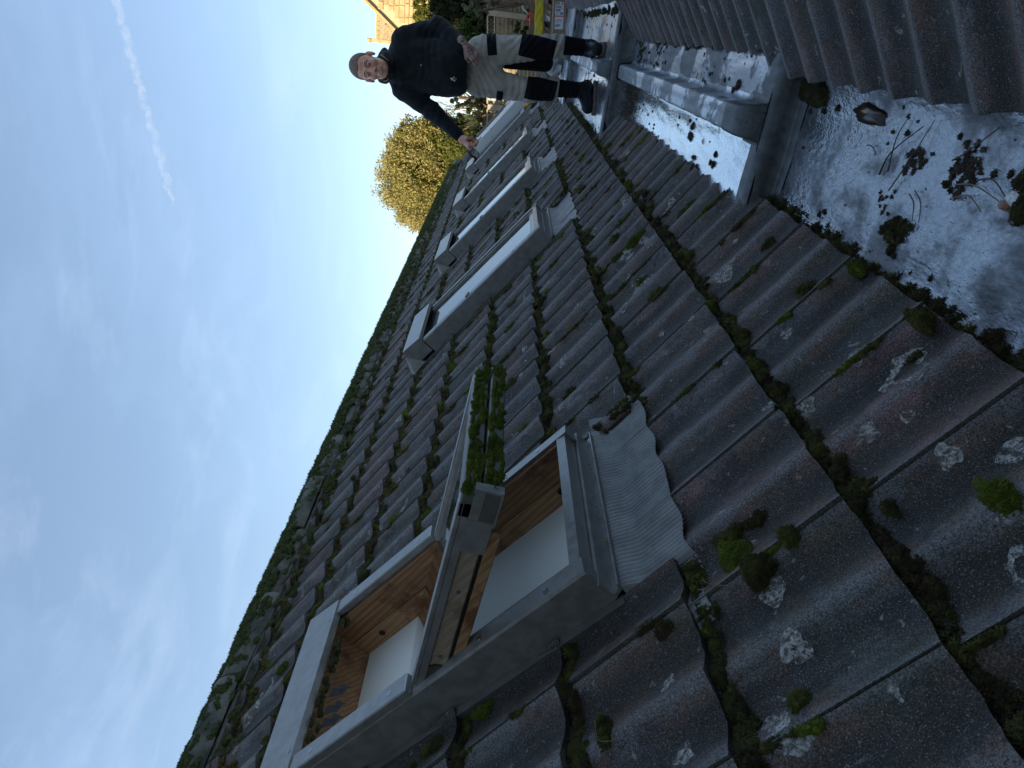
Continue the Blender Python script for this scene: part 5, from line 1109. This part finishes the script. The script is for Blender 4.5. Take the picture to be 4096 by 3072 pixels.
# bare tree
bt = empty('bare_tree', 'leafless twiggy tree against the sky beside the golden tree', 'tree', (-1.9, 19.5, -1.4)); trunk(bt, [(-1.9, 19.5, -1.4), (-1.85, 19.5, .6), (-1.8, 19.5, 1.3)], [.09, .06, .04])
mb = MB()
def twig(p, d, l, r, dep):
    e = p + d * l; mb.tube([p, p.lerp(e, .5) + Vector((random.uniform(-1, 1), random.uniform(-1, 1), random.uniform(-1, 1))) * l * .06, e], [r, r * .8, r * .5], 4, False)
    if dep:
        for _ in range(3): twig(p + d * l * random.uniform(.4, 1), (d + Vector((random.uniform(-.8, .8), random.uniform(-.5, .5), random.uniform(-.2, .7)))).normalized(), l * .68, r * .55, dep - 1)
for _ in range(6): twig(Vector((.08, 0, 2.3)) + Vector((random.uniform(-.03, .03), 0, random.uniform(-.4, .4))), Vector((random.uniform(-.9, .8), 0, random.uniform(.35, 1))).normalized(), .5, .016, 4)
mb.build('branches', M_BARK, bt)
# pink budded shrub
ps = empty('budding_shrub', 'twiggy shrub with pinkish buds in front of the sunlit fence', 'shrub', (-2.2, 13.95, -1.2)); mb = MB(); bpts = []
def stem(p, d, l, r, dep):
    e = p + d * l; mb.tube([p, e], [r, r * .6], 4, False); bpts.append(e); bpts.append(p.lerp(e, .5))
    if dep:
        for _ in range(3): stem(p + d * l * random.uniform(.3, 1), (d + Vector((random.uniform(-.7, .7), random.uniform(-.4, .4), random.uniform(-.3, .5)))).normalized(), l * .66, r * .62, dep - 1)
for i in range(13): stem(Vector((random.uniform(-1.1, .45), random.uniform(-.1, .2), random.uniform(.2, .7))), Vector((random.uniform(-.5, .5), 0, 1)).normalized(), random.uniform(.45, .75), .011, 3)
mb.build('branches', simple('pink_bark', (.26, .17, .10), (.34, .23, .15), 30, .8), ps)
V = []; F = []; 
for q in bpts:
    for _ in range(2):
        s_ = random.uniform(.010, .022); c = q + Vector((random.uniform(-.03, .03), random.uniform(-.03, .03), random.uniform(-.03, .03))); b_ = len(V); V += [c + Vector((s_, 0, 0)), c + Vector((0, s_, s_ * .3)), c + Vector((-s_, 0, 0)), c + Vector((0, -s_, 0)), c + Vector((0, 0, s_ * 1.4)), c - Vector((0, 0, s_))]
        F += [(b_, b_ + 1, b_ + 4), (b_ + 1, b_ + 2, b_ + 4), (b_ + 2, b_ + 3, b_ + 4), (b_ + 3, b_, b_ + 4), (b_ + 1, b_, b_ + 5), (b_ + 2, b_ + 1, b_ + 5), (b_ + 3, b_ + 2, b_ + 5), (b_, b_ + 3, b_ + 5)]
o = MB().add(V, F).build('bud', PINKL, ps); o['kind'] = 'stuff'
# spiky palm
pl = empty('spiky_palm', 'spiky leaved palm behind the sunlit end of the fence', 'palm', (-1.75, 14.8, -1.4)); trunk(pl, [(-1.75, 14.8, -1.4), (-1.75, 14.8, .45)], [.08, .07])
m = MB()
for i in range(90):
    a = random.uniform(0, 2 * PI); el = random.uniform(-.3, 1.4); d = Vector((math.cos(a) * math.cos(el), math.sin(a) * math.cos(el), math.sin(el))); l = random.uniform(.35, .55); sd_ = d.cross(Vector((0, 0, 1))).normalized() * .014; p = Vector((0, 0, 1.88)); e1 = p + d * l * .6; e2 = p + d * l - Vector((0, 0, l * .12))
    m.add([p + sd_, p - sd_, e1 - sd_, e1 + sd_, e2], [(0, 1, 2, 3), (3, 2, 4)])
m.build('blades', PALML, pl)
# wooden trellis sticks in front of the shaded fence
tr = empty('plant_trellis', "thin stick trellis beside the man's left hip in front of the shaded fence", 'trellis', (-.2, 13.75, -1.4))
for i in range(5): MB().box((-.14 + .0, -.005, 1.42 - i * .085), (.14, .005, 1.432 - i * .085)).build('slat', M_FENCE, tr) if i else None
MB().box((-.02, -.008, .2), (-.005, 0, 1.72)).build('stake', M_FENCE, tr); MB().box((.10, -.008, .2), (.115, 0, 1.70)).build('stake', M_FENCE, tr)

# stone house
ho = empty('stone_house', 'honey coloured stone house with a steep gable and stone roof beyond the garden', 'house', (1.8, 28, -1.4))
HI = Matrix.Translation((-1.8, -28, 1.4))
def hb_(mb, nm, m, par=ho): mb.v = [tuple(HI @ Vector(p)) for p in mb.v]; return mb.build(nm, m, par)
ap = (2.0, 7.62); sl2 = 1.30
def zg(x): return ap[1] - abs(x - ap[0]) * sl2
hb_(MB().prism([(-1.0, -1.4), (5.0, -1.4), (5.0, zg(5.0)), (ap[0], ap[1]), (-1.0, zg(-1.0))], 28.02, 31.5, 1), 'wall', M_MORTAR) if False else None
m = MB(); pr_ = [(-1.0, -1.4), (5.0, -1.4), (5.0, zg(5.0)), (ap[0], ap[1]), (-1.0, zg(-1.0))]; m.add([(a, 28.03, b) for a, b in pr_] + [(a, 33, b) for a, b in pr_], [(0, 1, 2, 3, 4), (9, 8, 7, 6, 5), (0, 4, 9, 5), (1, 6, 7, 2), (4, 3, 8, 9), (3, 2, 7, 8)]); wall = hb_(m, 'wall', M_MORTAR)
z = 2.6; r_i = 0
while z < 7.4:
    hrow = random.uniform(.13, .22); x = -1.0 + random.uniform(0, .2)
    while x < 2.6:
        w = random.uniform(.18, .48); xe = min(x + w, 2.6)
        if z + hrow < min(zg(x), zg(xe)) - .02 and not (.58 < x < 1.2 and 4.5 < z < 5.3):
            b = MB(); yj = 28.0 - random.uniform(.0, .02); b.box((x + .012, yj, z + .012), (xe - .012, 28.05, z + hrow - .012)); hb_(b, 'stone', random.choice([M_STONE, M_STONE, M_STONE2]))
        x = xe
        if xe >= 2.6: break
    z += hrow
hb_(MB().box((.62, 28.0, 4.75), (1.15, 28.04, 5.15)), 'window', M_DARKGL)
hb_(MB().box((.56, 27.97, 5.16), (1.2, 28.04, 5.28)), 'lintel', M_STONE)
m = MB()
for sg in (-1, 1):
    x0_, x1_ = ap[0], ap[0] + sg * 3.1; m.add([(x0_, 27.88, zg(x0_) + .0), (x1_, 27.88, zg(x1_) + .0), (x1_, 27.88, zg(x1_) + .14), (x0_, 27.88, zg(x0_) + .14), (x0_, 28.2, zg(x0_)), (x1_, 28.2, zg(x1_)), (x1_, 28.2, zg(x1_) + .14), (x0_, 28.2, zg(x0_) + .14)], [(0, 1, 2, 3), (3, 2, 6, 7), (0, 4, 5, 1), (1, 5, 6, 2)])
hb_(m, 'coping', M_STONE)
# wing roof behind, in rows of stone shingles
m = MB()
for j in range(14):
    y0 = 30.2 - j * .12; zz = 5.42 - j * .155; x = -1.0 - .02
    while x < .9:
        w = random.uniform(.14, .26); mth = MB(); m.box((x + .006, y0 - .16, zz - .17), (min(x + w, .95) - .006, y0 - .0, zz + random.uniform(-.005, .008)), None); x += w
wr_ = hb_(m, 'shingle_roof', M_SHIN); wr_['kind'] = 'stuff'
hb_(MB().box((-1.0, 30.0, -1.4), (.9, 33, 4.6)), 'wing_wall', M_MORTAR)
hb_(MB().box((-1.02, 30.1, 5.36), (.9, 30.35, 5.47)), 'ridge', M_STONE)
m = MB(); m.add([(-1.12, 30.3, 5.75), (-.99, 30.3, 5.72), (-.99, 28.4, 3.2), (-1.12, 28.4, 3.2), (-1.12, 30.3, 5.55), (-.99, 30.3, 5.52), (-.99, 28.4, 3.0), (-1.12, 28.4, 3.0)], [(0, 1, 2, 3), (0, 3, 7, 4), (1, 5, 6, 2), (3, 2, 6, 7), (4, 5, 1, 0)]); hb_(m, 'coping', M_STONE)
hb_(MB().box((-1.16, 30.2, 5.68), (-1.0, 30.36, 5.86), bev=.03), 'finial', M_STONE); 
hb_(MB().add([(-.42, 29.0, 4.55), (-.12, 29.0, 4.55), (-.42, 29.0, 4.95)], [(0, 1, 2)]), 'dormer_window', M_DARKGL)

# ------------------------------------------------------------------ contrail high in the sky
t = NT('ice_vapour'); lw = t.n('ShaderNodeLayerWeight'); lw.inputs['Blend'].default_value = .5; f = t.noise(t.P((.004, .004, .004)), 1, 5, .7); f2 = t.noise(t.P((.0006, .0006, .0006)), 1, 3, .6)
a_ = t.math('MULTIPLY', t.math('MULTIPLY', t.ramp(lw.outputs['Facing'], .95, .2, 0, .055), t.ramp(f, .32, .62)), t.ramp(f2, .3, .6, .45, 1))
t.set(t.b.inputs['Alpha'], a_); M_VAP = t.fin((.9, .9, .92), 1, 0, 0)
pts = [(-500 - 4900 * i / 60, 17350 + 1420 * (i / 60) + 60 * math.sin(i * .9), 9000 + 25 * math.sin(i * 1.7)) for i in range(-4, 61)]
ct = MB().tube(pts, [(105 + 14 * math.sin(i * .7) + 8 * math.sin(i * 1.9)) * min(1, (66 - i) / 9) for i in range(len(pts))], 14, False); ct = ct.build('contrail', M_VAP, None, True); tag(ct, 'thin broken white aircraft contrail crossing the blue sky', 'contrail')
